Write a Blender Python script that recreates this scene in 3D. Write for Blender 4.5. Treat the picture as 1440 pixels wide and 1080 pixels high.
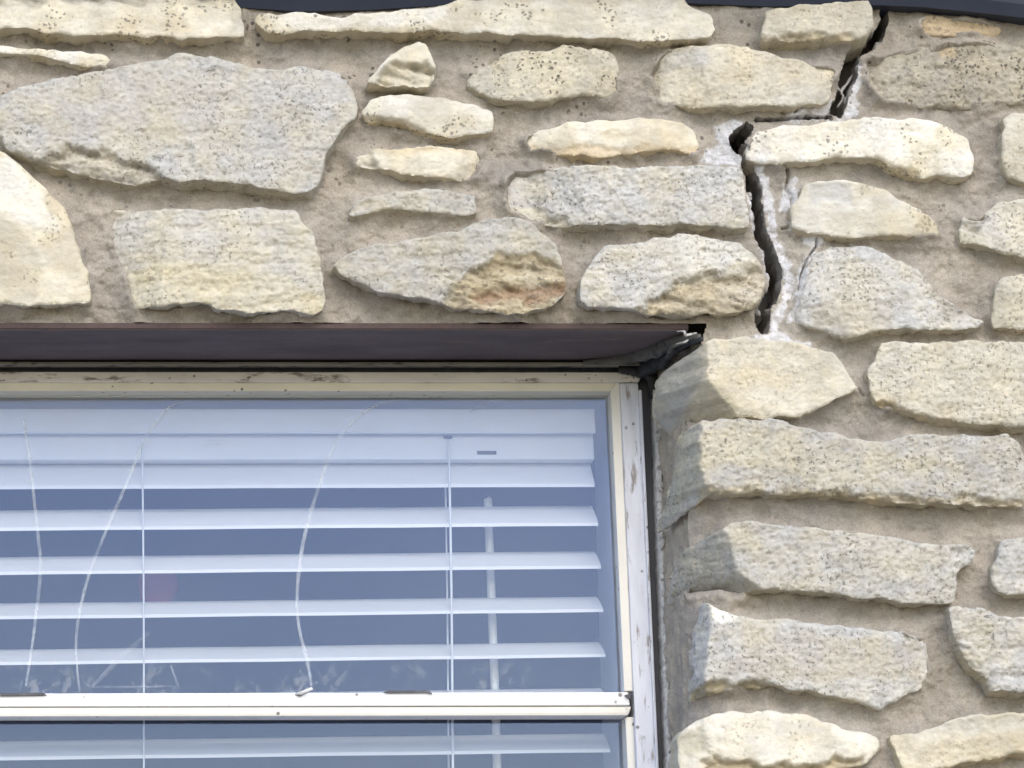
import bpy, bmesh, math
import numpy as np
from mathutils import Vector, Matrix

for o in list(bpy.data.objects):
    bpy.data.objects.remove(o, do_unlink=True)
S = bpy.context.scene
COL = S.collection

# ------------------------------------------------------------------ camera
YAW, PITCH = math.radians(6.0), math.radians(13.0)
FPX = 4000.0                       # focal length in photo pixels (photo is 1440 wide)
MPP = 0.00065                      # metres per photo pixel on the wall plane
DIST = FPX * MPP
TARGET = np.array([0.0, 0.0, 2.0])
Fv = np.array([math.sin(YAW) * math.cos(PITCH), math.cos(YAW) * math.cos(PITCH), math.sin(PITCH)])
Rv = np.array([math.cos(YAW), -math.sin(YAW), 0.0])
Uv = np.cross(Rv, Fv)
roll = math.atan2(Uv[0], Rv[0])
Rv, Uv = Rv * math.cos(roll) + Uv * math.sin(roll), Uv * math.cos(roll) - Rv * math.sin(roll)
CAM = TARGET - DIST * Fv
cd = bpy.data.cameras.new("camera")
cd.sensor_width = 36.0
cd.lens = 36.0 * FPX / 1440.0
cd.clip_start, cd.clip_end = 0.05, 2000.0
cam = bpy.data.objects.new("camera", cd)
COL.objects.link(cam)
M = Matrix.Identity(4)
for i in range(3):
    M[i][0], M[i][1], M[i][2], M[i][3] = Rv[i], Uv[i], -Fv[i], CAM[i]
cam.matrix_world = M
S.camera = cam

# ------------------------------------------------------------------ world, sun, exposure
SUN_EL, SUN_AZ = math.radians(37), math.radians(10)     # azimuth to the right of the wall's normal
L = Vector((math.sin(SUN_AZ) * math.cos(SUN_EL), -math.cos(SUN_AZ) * math.cos(SUN_EL), math.sin(SUN_EL)))
W = bpy.data.worlds.new("World")
S.world = W
W.use_nodes = True
wn = W.node_tree.nodes
sky = wn.new("ShaderNodeTexSky")
sky.sky_type = 'NISHITA'
sky.sun_disc = False
sky.sun_elevation = SUN_EL
sky.sun_rotation = math.atan2(L.x, L.y)
sky.air_density = 1.0
sky.dust_density = 1.3
sky.ozone_density = 1.0
W.node_tree.links.new(sky.outputs[0], wn["Background"].inputs[0])
wn["Background"].inputs[1].default_value = 0.15
sd = bpy.data.lights.new("sun", 'SUN')
sd.energy = 0.75
sd.angle = math.radians(40)
sd.color = (1.0, 0.965, 0.92)
sun = bpy.data.objects.new("sun", sd)
COL.objects.link(sun)
sun.rotation_euler = L.to_track_quat('Z', 'Y').to_euler()
sun.location = (2, -4, 6)
S.view_settings.view_transform = 'Standard'
S.view_settings.look = 'None'
S.view_settings.exposure = 1.0
S.view_settings.gamma = 1.0
S.cycles.max_bounces = 6
S.cycles.diffuse_bounces = 3
S.cycles.glossy_bounces = 3

# ------------------------------------------------------------------ helpers
def ray(px, py):
    return Fv + Rv * ((px - 720.0) / FPX) + Uv * ((540.0 - py) / FPX)

def at(px, py, Y=0.0):
    """point on the wall-parallel plane y = Y that stands at this place in the elevation"""
    d = ray(px, py)
    return CAM + d * ((Y - CAM[1]) / d[1])

def atxz(poly, Y):
    return np.array([[p[0], p[2]] for p in (at(a, b, Y) for a, b in poly)])

_rng = np.random.RandomState(11)
PERM = _rng.permutation(512)
PERM = np.concatenate([PERM, PERM, PERM])
GR = np.stack([np.cos(np.arange(512) * 2.399963), np.sin(np.arange(512) * 2.399963)], 1)

def perlin(x, y, seed=0):
    x = x + seed * 17.31; y = y - seed * 9.77
    xi = np.floor(x).astype(np.int64); yi = np.floor(y).astype(np.int64)
    xf = x - xi; yf = y - yi
    u = xf * xf * xf * (xf * (xf * 6 - 15) + 10); v = yf * yf * yf * (yf * (yf * 6 - 15) + 10)
    def g(ix, iy, dx, dy):
        h = PERM[(PERM[ix & 511] + iy) & 511]
        gg = GR[h]
        return gg[..., 0] * dx + gg[..., 1] * dy
    a = g(xi, yi, xf, yf); b = g(xi + 1, yi, xf - 1, yf)
    c = g(xi, yi + 1, xf, yf - 1); d = g(xi + 1, yi + 1, xf - 1, yf - 1)
    return 1.5 * ((a + u * (b - a)) + v * ((c + u * (d - c)) - (a + u * (b - a))))

def fbm(x, y, size, octv=4, seed=0, gain=0.5, sx=1.0):
    """fractal noise, features of `size` metres (stretched sx along x)"""
    r = np.zeros_like(x); amp = 1.0; f = 1.0 / size
    for k in range(octv):
        r += amp * perlin(x * f / sx, y * f, seed + k * 3)
        amp *= gain; f *= 2.03
    return r

def smooth(a, b, x):
    t = np.clip((x - a) / (b - a), 0, 1)
    return t * t * (3 - 2 * t)

def sdist(P, poly):
    """signed distance (inside positive), nearest boundary point"""
    A = poly; B = np.roll(poly, -1, 0)
    n = len(P); best = np.full(n, 1e9); near = np.zeros((n, 2)); ins = np.zeros(n, bool)
    for a, b in zip(A, B):
        e = b - a
        w = P - a
        t = np.clip((w @ e) / max(e @ e, 1e-12), 0, 1)
        q = a + t[:, None] * e
        d = ((P - q) ** 2).sum(1)
        m = d < best
        best[m] = d[m]; near[m] = q[m]
        c = ((a[1] > P[:, 1]) != (b[1] > P[:, 1]))
        if abs(e[1]) > 1e-12:
            ins ^= c & (P[:, 0] < e[0] * (P[:, 1] - a[1]) / e[1] + a[0])
    s = np.sqrt(best)
    return np.where(ins, s, -s), near

def pdist(P, line):
    """distance to an open polyline, and the parameter (vertex index) of the nearest point"""
    best = np.full(len(P), 1e9); par = np.zeros(len(P))
    for i in range(len(line) - 1):
        a, b = line[i], line[i + 1]; e = b - a
        t = np.clip(((P - a) @ e) / (e @ e), 0, 1)
        d = ((P - (a + t[:, None] * e)) ** 2).sum(1)
        m = d < best
        best[m] = d[m]; par[m] = i + t[m]
    return np.sqrt(best), par

def resample(poly, step):
    out = []
    n = len(poly)
    for i in range(n):
        a, b = poly[i], poly[(i + 1) % n]
        k = max(1, int(np.linalg.norm(b - a) / step))
        for j in range(k):
            out.append(a + (b - a) * j / k)
    return np.array(out)

def link(o, parent=None):
    COL.objects.link(o)
    if parent is not None:
        o.parent = parent
    return o

def empty(name, loc, label=None, cat=None, group=None):
    o = bpy.data.objects.new(name, None)
    o.location = loc
    o.empty_display_size = 0.05
    link(o)
    bpy.context.view_layer.update()
    if label: o["label"] = label
    if cat: o["category"] = cat
    if group: o["group"] = group
    return o

def mesh_obj(name, V, Fc, mat, parent=None, tint=None, speck=None, grit_or_veil=None, smoothed=True, world=True):
    """V in world coordinates; the object's origin goes to the middle of V"""
    V = np.asarray(V, float)
    c = V.mean(0)
    me = bpy.data.meshes.new(name)
    me.from_pydata((V - c).tolist(), [], Fc)
    if tint is not None:
        a = me.attributes.new("tint", 'FLOAT_COLOR', 'POINT')
        t4 = np.ones((len(V), 4)); t4[:, :3] = tint
        a.data.foreach_set("color", t4.ravel())
    if speck is not None:
        a = me.attributes.new("speck", 'FLOAT', 'POINT')
        a.data.foreach_set("value", np.broadcast_to(speck, (len(V),)).astype(float))
    if grit_or_veil is not None:
        a = me.attributes.new("grit_or_veil", 'FLOAT', 'POINT')
        a.data.foreach_set("value", np.broadcast_to(grit_or_veil, (len(V),)).astype(float))
    me.materials.append(mat)
    if smoothed:
        me.polygons.foreach_set("use_smooth", [True] * len(me.polygons))
    me.update()
    o = bpy.data.objects.new(name, me)
    p0 = Vector(parent.matrix_world.translation) if parent is not None else Vector((0, 0, 0))
    if parent is not None and parent.parent is not None:
        p0 = WORLD_LOC.get(parent.name, p0)
    o.location = Vector(c) - p0
    WORLD_LOC[o.name] = Vector(c)
    link(o, parent)
    return o
WORLD_LOC = {}

def hexa(name, front, back, mat, parent=None, bevel=0.001, seg=2):
    """solid between two quads of world points (front a,b,c,d / back a,b,c,d)"""
    V = [list(map(float, p)) for p in list(front) + list(back)]
    Fc = [(0, 1, 2, 3), (7, 6, 5, 4), (0, 4, 5, 1), (1, 5, 6, 2), (2, 6, 7, 3), (3, 7, 4, 0)]
    o = mesh_obj(name, V, Fc, mat, parent, smoothed=False)
    bm = bmesh.new(); bm.from_mesh(o.data)
    bmesh.ops.recalc_face_normals(bm, faces=bm.faces)
    if bevel > 0:
        bmesh.ops.bevel(bm, geom=bm.edges[:], offset=bevel, segments=seg, affect='EDGES', profile=0.6)
    bm.to_mesh(o.data); bm.free()
    return o

def prism(name, quad, Y, depth, mat, parent=None, bevel=0.001):
    """quad of elevation pixels (tl,tr,br,bl) whose front stands at y=Y, going back by depth"""
    f = [at(a, b, Y) for a, b in quad]
    k = [p + np.array([0, depth, 0]) for p in f]
    return hexa(name, f, k, mat, parent, bevel)

def box(name, lo, hi, mat, parent=None, bevel=0.0):
    x0, y0, z0 = lo; x1, y1, z1 = hi
    f = [(x0, y0, z1), (x1, y0, z1), (x1, y0, z0), (x0, y0, z0)]
    k = [(x0, y1, z1), (x1, y1, z1), (x1, y1, z0), (x0, y1, z0)]
    return hexa(name, f, k, mat, parent, bevel)

def catmull(P, n=8):
    P = np.asarray(P, float); out = []
    Q = np.vstack([2 * P[0] - P[1], P, 2 * P[-1] - P[-2]])
    for i in range(1, len(Q) - 2):
        for j in range(n):
            t = j / n
            out.append(0.5 * ((2 * Q[i]) + (-Q[i - 1] + Q[i + 1]) * t + (2 * Q[i - 1] - 5 * Q[i] + 4 * Q[i + 1] - Q[i + 2]) * t * t
                              + (-Q[i - 1] + 3 * Q[i] - 3 * Q[i + 1] + Q[i + 2]) * t ** 3))
    out.append(P[-1])
    return np.array(out)

def tube(name, path, rad, mat, parent=None, sides=8, flat=1.0, rough=0.0, seed=0):
    """tube through world points, radius per point, flattened along y by `flat`"""
    P = np.asarray(path, float); n = len(P)
    rad = np.broadcast_to(rad, (n,))
    T = np.gradient(P, axis=0); T /= np.linalg.norm(T, axis=1)[:, None] + 1e-12
    V = []; Fc = []
    rs = np.random.RandomState(seed)
    for i in range(n):
        up = np.array([0, 1.0, 0]); s = np.cross(T[i], up); s /= np.linalg.norm(s) + 1e-9
        w = np.cross(s, T[i])
        for k in range(sides):
            a = 2 * math.pi * k / sides
            r = rad[i] * (1 + rough * rs.uniform(-1, 1))
            V.append(P[i] + s * math.cos(a) * r + w * math.sin(a) * r * flat)
    for i in range(n - 1):
        for k in range(sides):
            k2 = (k + 1) % sides
            Fc.append((i * sides + k, i * sides + k2, (i + 1) * sides + k2, (i + 1) * sides + k))
    Fc.append(tuple(range(sides))[::-1]); Fc.append(tuple((n - 1) * sides + k for k in range(sides)))
    return mesh_obj(name, V, Fc, mat, parent)

# ------------------------------------------------------------------ materials
def new_mat(name):
    m = bpy.data.materials.new(name); m.use_nodes = True
    nt = m.node_tree; nt.nodes.clear()
    out = nt.nodes.new("ShaderNodeOutputMaterial")
    return m, nt, out

class NB:
    def __init__(s, nt): s.nt = nt
    def n(s, t, **kw):
        x = s.nt.nodes.new(t)
        for k, v in kw.items(): setattr(x, k, v)
        return x
    def l(s, a, b): s.nt.links.new(a, b)
    def pos(s): return s.n("ShaderNodeNewGeometry").outputs["Position"]
    def mapping(s, v, scale):
        m = s.n("ShaderNodeMapping"); m.inputs["Scale"].default_value = scale; s.l(v, m.inputs[0]); return m.outputs[0]
    def noise(s, v, scale, detail=4, rough=0.55, dist=0.0):
        x = s.n("ShaderNodeTexNoise"); s.l(v, x.inputs["Vector"])
        x.inputs["Scale"].default_value = scale; x.inputs["Detail"].default_value = detail
        x.inputs["Roughness"].default_value = rough; x.inputs["Distortion"].default_value = dist
        return x.outputs["Fac"]
    def voronoi(s, v, scale, feat='F1'):
        x = s.n("ShaderNodeTexVoronoi", feature=feat); s.l(v, x.inputs["Vector"]); x.inputs["Scale"].default_value = scale
        return x.outputs["Distance"]
    def rng(s, v, a, b, c=0.0, d=1.0, sm=True):
        x = s.n("ShaderNodeMapRange"); x.interpolation_type = 'SMOOTHSTEP' if sm else 'LINEAR'
        s.l(v, x.inputs[0]); x.inputs[1].default_value = a; x.inputs[2].default_value = b
        x.inputs[3].default_value = c; x.inputs[4].default_value = d
        return x.outputs[0]
    def math(s, op, a, b=None):
        x = s.n("ShaderNodeMath", operation=op)
        for i, v in enumerate((a, b)):
            if v is None: continue
            if isinstance(v, (int, float)): x.inputs[i].default_value = v
            else: s.l(v, x.inputs[i])
        return x.outputs[0]
    def mix(s, fac, a, b, blend='MIX'):
        x = s.n("ShaderNodeMix", data_type='RGBA', blend_type=blend)
        for sock, v in ((x.inputs[0], fac), (x.inputs[6], a), (x.inputs[7], b)):
            if isinstance(v, (int, float)): sock.default_value = v
            elif isinstance(v, tuple): sock.default_value = (*v[:3], 1)
            else: s.l(v, sock)
        return x.outputs[2]
    def attr(s, name): return s.n("ShaderNodeAttribute", attribute_name=name)
    def bump(s, h, dist, strength=1.0, prev=None):
        x = s.n("ShaderNodeBump"); s.l(h, x.inputs["Height"]); x.inputs["Distance"].default_value = dist
        x.inputs["Strength"].default_value = strength
        if prev is not None: s.l(prev, x.inputs["Normal"])
        return x.outputs[0]
    def bsdf(s, col, rough=0.8, normal=None, spec=0.3, metal=0.0):
        x = s.n("ShaderNodeBsdfPrincipled")
        if isinstance(col, tuple): x.inputs["Base Color"].default_value = (*col, 1)
        else: s.l(col, x.inputs["Base Color"])
        if isinstance(rough, (int, float)): x.inputs["Roughness"].default_value = rough
        else: s.l(rough, x.inputs["Roughness"])
        x.inputs["Specular IOR Level"].default_value = spec
        x.inputs["Metallic"].default_value = metal
        if normal is not None: s.l(normal, x.inputs["Normal"])
        return x.outputs[0]

def mat_stone():
    m, nt, out = new_mat("limestone"); b = NB(nt); p = b.pos()
    tint = b.attr("tint").outputs["Color"]; sp = b.attr("speck").outputs["Fac"]
    # blotches
    big = b.noise(p, 30, 5, 0.6)
    c = b.mix(b.rng(big, 0.35, 0.7), tint, b.mix(1.0, tint, (1.04, 1.0, 0.90), 'MULTIPLY'))
    grain = b.noise(b.mapping(p, (0.7, 1, 1.1)), 170, 8, 0.68)
    grit_or_veil = b.attr("grit_or_veil").outputs["Fac"]
    g = b.math('ADD', 1.0, b.math('MULTIPLY', b.rng(grain, 0.3, 0.7, -0.23, 0.20, sm=False), b.math('ADD', b.math('MULTIPLY', grit_or_veil, 0.75), 0.2)))
    gm = b.n("ShaderNodeCombineXYZ"); [b.l(g, gm.inputs[i]) for i in range(3)]
    c = b.mix(1.0, c, gm.outputs[0], 'MULTIPLY')
    # small dirty pits
    pn = b.noise(p, 330, 3, 0.55, 0.3)
    pit = b.rng(pn, 0.57, 0.68)
    patch = b.rng(b.noise(p, 22, 3), 0.38, 0.6)
    pit = b.math('MULTIPLY', pit, b.math('ADD', b.math('MULTIPLY', patch, 0.6), 0.22))
    pit = b.math('MULTIPLY', pit, b.rng(grit_or_veil, 0.3, 1.1, 0.18, 0.95, sm=False))
    c = b.mix(pit, c, (0.15, 0.14, 0.125))
    # black lichen dots and short curls
    wp = b.n("ShaderNodeVectorMath", operation='ADD'); b.l(p, wp.inputs[0])
    nz = b.n("ShaderNodeTexNoise"); b.l(p, nz.inputs["Vector"]); nz.inputs["Scale"].default_value = 160
    sc = b.n("ShaderNodeVectorMath", operation='SCALE'); b.l(nz.outputs["Color"], sc.inputs[0]); sc.inputs["Scale"].default_value = 0.006
    b.l(sc.outputs[0], wp.inputs[1])
    vd = b.voronoi(wp.outputs[0], 210)
    dots = b.rng(vd, 0.24, 0.40, 1, 0)
    clus = b.rng(b.noise(p, 30, 2, 0.5), 0.56, 0.60)
    spk = b.math('MULTIPLY', b.math('MULTIPLY', dots, clus), sp)
    c = b.mix(b.math('MULTIPLY', spk, 0.75), c, (0.05, 0.048, 0.045))
    h = b.math('SUBTRACT', b.math('ADD', grain, b.math('MULTIPLY', b.noise(p, 480, 5, 0.6), 0.5)), b.math('MULTIPLY', pit, 0.9))
    nrm = b.bump(h, 0.0016, 0.7)
    b.l(b.bsdf(c, 0.88, nrm, 0.2), out.inputs[0])
    return m

def mat_mortar():
    m, nt, out = new_mat("mortar"); b = NB(nt); p = b.pos()
    tint = b.attr("tint").outputs["Color"]; sp = b.attr("speck").outputs["Fac"]
    big = b.noise(p, 14, 6, 0.6)
    c = b.mix(b.rng(big, 0.3, 0.7), b.mix(1.0, tint, (0.92, 0.92, 0.93), 'MULTIPLY'), b.mix(1.0, tint, (1.06, 1.04, 1.0), 'MULTIPLY'))
    sand = b.noise(p, 520, 4, 0.7)
    g = b.math('MULTIPLY', b.rng(sand, 0.3, 0.7, 0.80, 1.17, sm=False), b.rng(b.noise(b.mapping(p, (0.5, 1, 1)), 60, 5, 0.65), 0.3, 0.7, 0.88, 1.10, sm=False))
    gm = b.n("ShaderNodeCombineXYZ"); [b.l(g, gm.inputs[i]) for i in range(3)]
    c = b.mix(1.0, c, gm.outputs[0], 'MULTIPLY')
    vd = b.voronoi(p, 120)
    dots = b.rng(vd, 0.18, 0.30, 1, 0)
    clus = b.rng(b.noise(p, 28, 2, 0.5), 0.55, 0.60)
    spk = b.math('MULTIPLY', b.math('MULTIPLY', dots, clus), sp)
    c = b.mix(b.math('MULTIPLY', spk, 0.75), c, (0.06, 0.055, 0.05))
    h = b.math('ADD', sand, b.math('MULTIPLY', b.noise(p, 150, 5, 0.6), 1.2))
    nrm = b.bump(h, 0.0020, 0.75)
    b.l(b.bsdf(c, 0.95, nrm, 0.12), out.inputs[0])
    return m

def mat_plain(name, col, rough=0.6, spec=0.3, var=0.12, scale=40, bump=0.0003, col2=None, thr=(0.52, 0.66), stretch=(1, 1, 1), specks=None):
    """paint or metal with soft unevenness, patches of a second colour and dark specks"""
    m, nt, out = new_mat(name); b = NB(nt); p = b.mapping(b.pos(), stretch)
    n1 = b.noise(p, scale, 6, 0.6)
    k = b.rng(n1, 0.25, 0.75, 1 - var, 1 + var, sm=False)
    gm = b.n("ShaderNodeCombineXYZ"); [b.l(k, gm.inputs[i]) for i in range(3)]
    c = b.mix(1.0, col, gm.outputs[0], 'MULTIPLY')
    h = n1
    if col2 is not None:
        n2 = b.noise(p, scale * 1.7, 7, 0.68, 0.3)
        f = b.rng(n2, *thr)
        c = b.mix(f, c, col2); h = b.math('SUBTRACT', h, b.math('MULTIPLY', f, 0.8))
    if specks is not None:
        vd = b.voronoi(b.pos(), specks)
        f = b.math('MULTIPLY', b.rng(vd, 0.10, 0.2, 1, 0), b.rng(b.noise(b.pos(), 30, 2), 0.5, 0.58))
        c = b.mix(b.math('MULTIPLY', f, 0.8), c, (0.07, 0.06, 0.05))
    nrm = b.bump(h, bump, 0.6)
    b.l(b.bsdf(c, rough, nrm, spec), out.inputs[0])
    return m

def mat_glass():
    m, nt, out = new_mat("window_glass"); b = NB(nt); p = b.pos()
    tr = b.n("ShaderNodeBsdfTransparent"); tr.inputs[0].default_value = (0.975, 0.985, 0.99, 1)
    gl = b.n("ShaderNodeBsdfGlossy"); gl.inputs["Roughness"].default_value = 0.02; gl.inputs[0].default_value = (0.45, 0.59, 1, 1)
    wob = b.bump(b.noise(p, 6, 2), 0.0006, 0.3); b.l(wob, gl.inputs["Normal"])
    fr = b.n("ShaderNodeFresnel"); fr.inputs[0].default_value = 1.52
    mx = b.n("ShaderNodeMixShader"); b.l(b.math('MULTIPLY', fr.outputs[0], 1.18), mx.inputs[0]); b.l(tr.outputs[0], mx.inputs[1]); b.l(gl.outputs[0], mx.inputs[2])
    # dust film and hard-water residue that gathered along the bottom rail
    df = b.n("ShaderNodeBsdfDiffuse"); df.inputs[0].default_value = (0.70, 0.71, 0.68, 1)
    dirt = b.attr("speck").outputs["Fac"]
    res = b.rng(b.noise(b.mapping(p, (1, 1, 0.8)), 110, 6, 0.7, 0.4), 0.50, 0.57)
    blot = b.rng(b.noise(p, 17, 4, 0.6), 0.47, 0.60)
    f = b.math('ADD', b.math('MULTIPLY', b.math('MULTIPLY', res, blot), b.math('MULTIPLY', dirt, 0.17)),
               b.rng(b.noise(p, 5, 5, 0.6), 0.3, 0.7, 0.004, 0.016))
    f = b.math('ADD', f, b.math('MULTIPLY', b.attr("grit_or_veil").outputs["Fac"], b.rng(b.noise(b.mapping(p, (0.4, 1, 1)), 14, 5, 0.6), 0.3, 0.7, 0.13, 0.26)))  # grey veil at the pane head: a duller reflection painted as film
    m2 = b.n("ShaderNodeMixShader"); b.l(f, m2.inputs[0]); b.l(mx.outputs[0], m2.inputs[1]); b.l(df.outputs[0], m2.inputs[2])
    b.l(m2.outputs[0], out.inputs[0])
    return m

def mat_film(name, col, alpha):
    m, nt, out = new_mat(name); b = NB(nt); p = b.pos()
    tr = b.n("ShaderNodeBsdfTransparent"); df = b.n("ShaderNodeBsdfDiffuse"); df.inputs[0].default_value = (*col, 1)
    f = b.rng(b.noise(p, 70, 5, 0.7), 0.3, 0.7, alpha * 0.25, alpha * 1.15)
    mx = b.n("ShaderNodeMixShader"); b.l(f, mx.inputs[0]); b.l(tr.outputs[0], mx.inputs[1]); b.l(df.outputs[0], mx.inputs[2])
    b.l(mx.outputs[0], out.inputs[0]); return m

STONE = mat_stone(); MORTAR = mat_mortar(); GLASS = mat_glass()
LINTEL = mat_plain("lintel_paint", (0.118, 0.096, 0.099), 0.75, 0.2, 0.3, 26, 0.0008, (0.17, 0.125, 0.11), (0.57, 0.70), (0.4, 1, 1), 160)
LINTEL_RED = mat_plain("lintel_edge_rust", (0.080, 0.054, 0.050), 0.7, 0.3, 0.25, 60, 0.0005, (0.09, 0.06, 0.055), (0.5, 0.62))
FRAME = mat_plain("weathered_white_paint", (0.66, 0.67, 0.73), 0.55, 0.35, 0.14, 60, 0.0008, (0.33, 0.29, 0.27), (0.55, 0.66), (1.6, 1, 0.28), 90)
HEADP = mat_plain("grimy_head_paint", (0.68, 0.66, 0.62), 0.65, 0.3, 0.15, 40, 0.0006, (0.22, 0.19, 0.16), (0.54, 0.66), (0.35, 1, 1.4), 120)
BEAD = mat_plain("cream_bead_paint", (0.72, 0.68, 0.55), 0.5, 0.35, 0.08, 40, 0.0003, (0.40, 0.34, 0.24), (0.66, 0.78), (0.5, 1, 1), 110)
BEADW = mat_plain("white_bead_paint", (0.74, 0.71, 0.64), 0.5, 0.35, 0.06, 40, 0.0003, (0.5, 0.45, 0.36), (0.68, 0.8), (1, 1, 0.5), 90)
RAILW = mat_plain("white_rail_paint", (0.78, 0.78, 0.77), 0.45, 0.35, 0.05, 30, 0.0003, (0.5, 0.5, 0.5), (0.72, 0.8), (0.4, 1, 1), 80)
CHANNEL = mat_plain("dark_channel", (0.095, 0.095, 0.105), 0.6, 0.25, 0.3, 40, 0.0004, (0.15, 0.15, 0.165), (0.55, 0.7), (1, 1, 0.3))
CAULK = mat_plain("old_caulk", (0.50, 0.485, 0.47), 0.85, 0.15, 0.18, 120, 0.0012, (0.25, 0.22, 0.20), (0.54, 0.64))
PALE = mat_plain("pale_sealant_line", (0.24, 0.225, 0.18), 0.8, 0.2, 0.25, 90, 0.0006, (0.09, 0.08, 0.075), (0.52, 0.64), (0.3, 1, 1))
BLACKS = mat_plain("black_sealant", (0.028, 0.030, 0.034), 0.5, 0.3, 0.4, 60, 0.001)
GREYS = mat_plain("grey_sealant", (0.11, 0.108, 0.098), 0.7, 0.25, 0.3, 60, 0.0012, (0.05, 0.048, 0.05), (0.5, 0.65), (0.5, 1, 1))
BLIND = mat_plain("blind_vinyl", (0.86, 0.86, 0.85), 0.45, 0.35, 0.045, 30, 0.0001, (0.74, 0.73, 0.70), (0.60, 0.75), (0.3, 1, 1))
CORD = mat_plain("blind_cord", (0.82, 0.82, 0.82), 0.8, 0.2, 0.05, 200, 0.0002)
WAND = mat_plain("wand_plastic", (0.85, 0.85, 0.80), 0.35, 0.4, 0.03, 20, 0.0001)
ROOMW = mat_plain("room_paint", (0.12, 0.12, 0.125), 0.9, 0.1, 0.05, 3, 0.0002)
JAMBIN = mat_plain("inner_jamb_paint", (0.55, 0.56, 0.58), 0.7, 0.25, 0.06, 20, 0.0002)
EAVE = mat_plain("dark_eave_paint", (0.022, 0.028, 0.048), 0.55, 0.3, 0.2, 20, 0.0004, (0.04, 0.042, 0.055), (0.6, 0.75))
RED = mat_plain("red_cloth", (0.26, 0.05, 0.08), 0.8, 0.2, 0.1, 60, 0.0003)
STREAK = mat_film("dried_streak", (0.86, 0.92, 1.0), 0.30)
SMEAR = mat_film("dried_smear", (0.80, 0.84, 0.92), 0.12)
GROUND = mat_plain("pale_dirt_ground", (0.34, 0.29, 0.21), 0.95, 0.1, 0.25, 2.0, 0.02, (0.22, 0.20, 0.11), (0.52, 0.66))

# ------------------------------------------------------------------ ground
g = 400.0
gr = mesh_obj("ground", [(-g, -g, 0), (g, -g, 0), (g, g, 0), (-g, g, 0)], [(0, 1, 2, 3)], GROUND, smoothed=False)
gr["kind"] = "structure"

# ------------------------------------------------------------------ stones
GREY = (.475, .465, .445); CREAM = (.635, .60, .52); WHITE = (.70, .68, .635); TAN = (.50, .47, .405); DULL = (.37, .345, .305)
BROWN = (.27, .21, .135); RUST = (.24, .125, .07); GOLD = (.50, .37, .19); OCHRE = (.42, .345, .215)
ROUGH = {'grey': 1.0, 'cream': 0.45, 'white': 0.5, 'tan': 0.8, 'dull': 1.1}
BASE = {'grey': GREY, 'cream': CREAM, 'white': WHITE, 'tan': TAN, 'dull': DULL}
ALT = {'grey': (.51, .485, .43), 'cream': (.55, .505, .415), 'white': (.62, .585, .50), 'tan': (.55, .52, .455), 'dull': (.42, .395, .345)}

wall = empty("stone_wall", (float(at(1200, 540)[0]), 0, 0),
             "rubble wall of pale limestone in grey mortar with a stepped crack beside the window", "wall")
wall["kind"] = "thing"
STONE_POLYS = []          # footprints at the mortar plane, for the mortar's own shape

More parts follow.
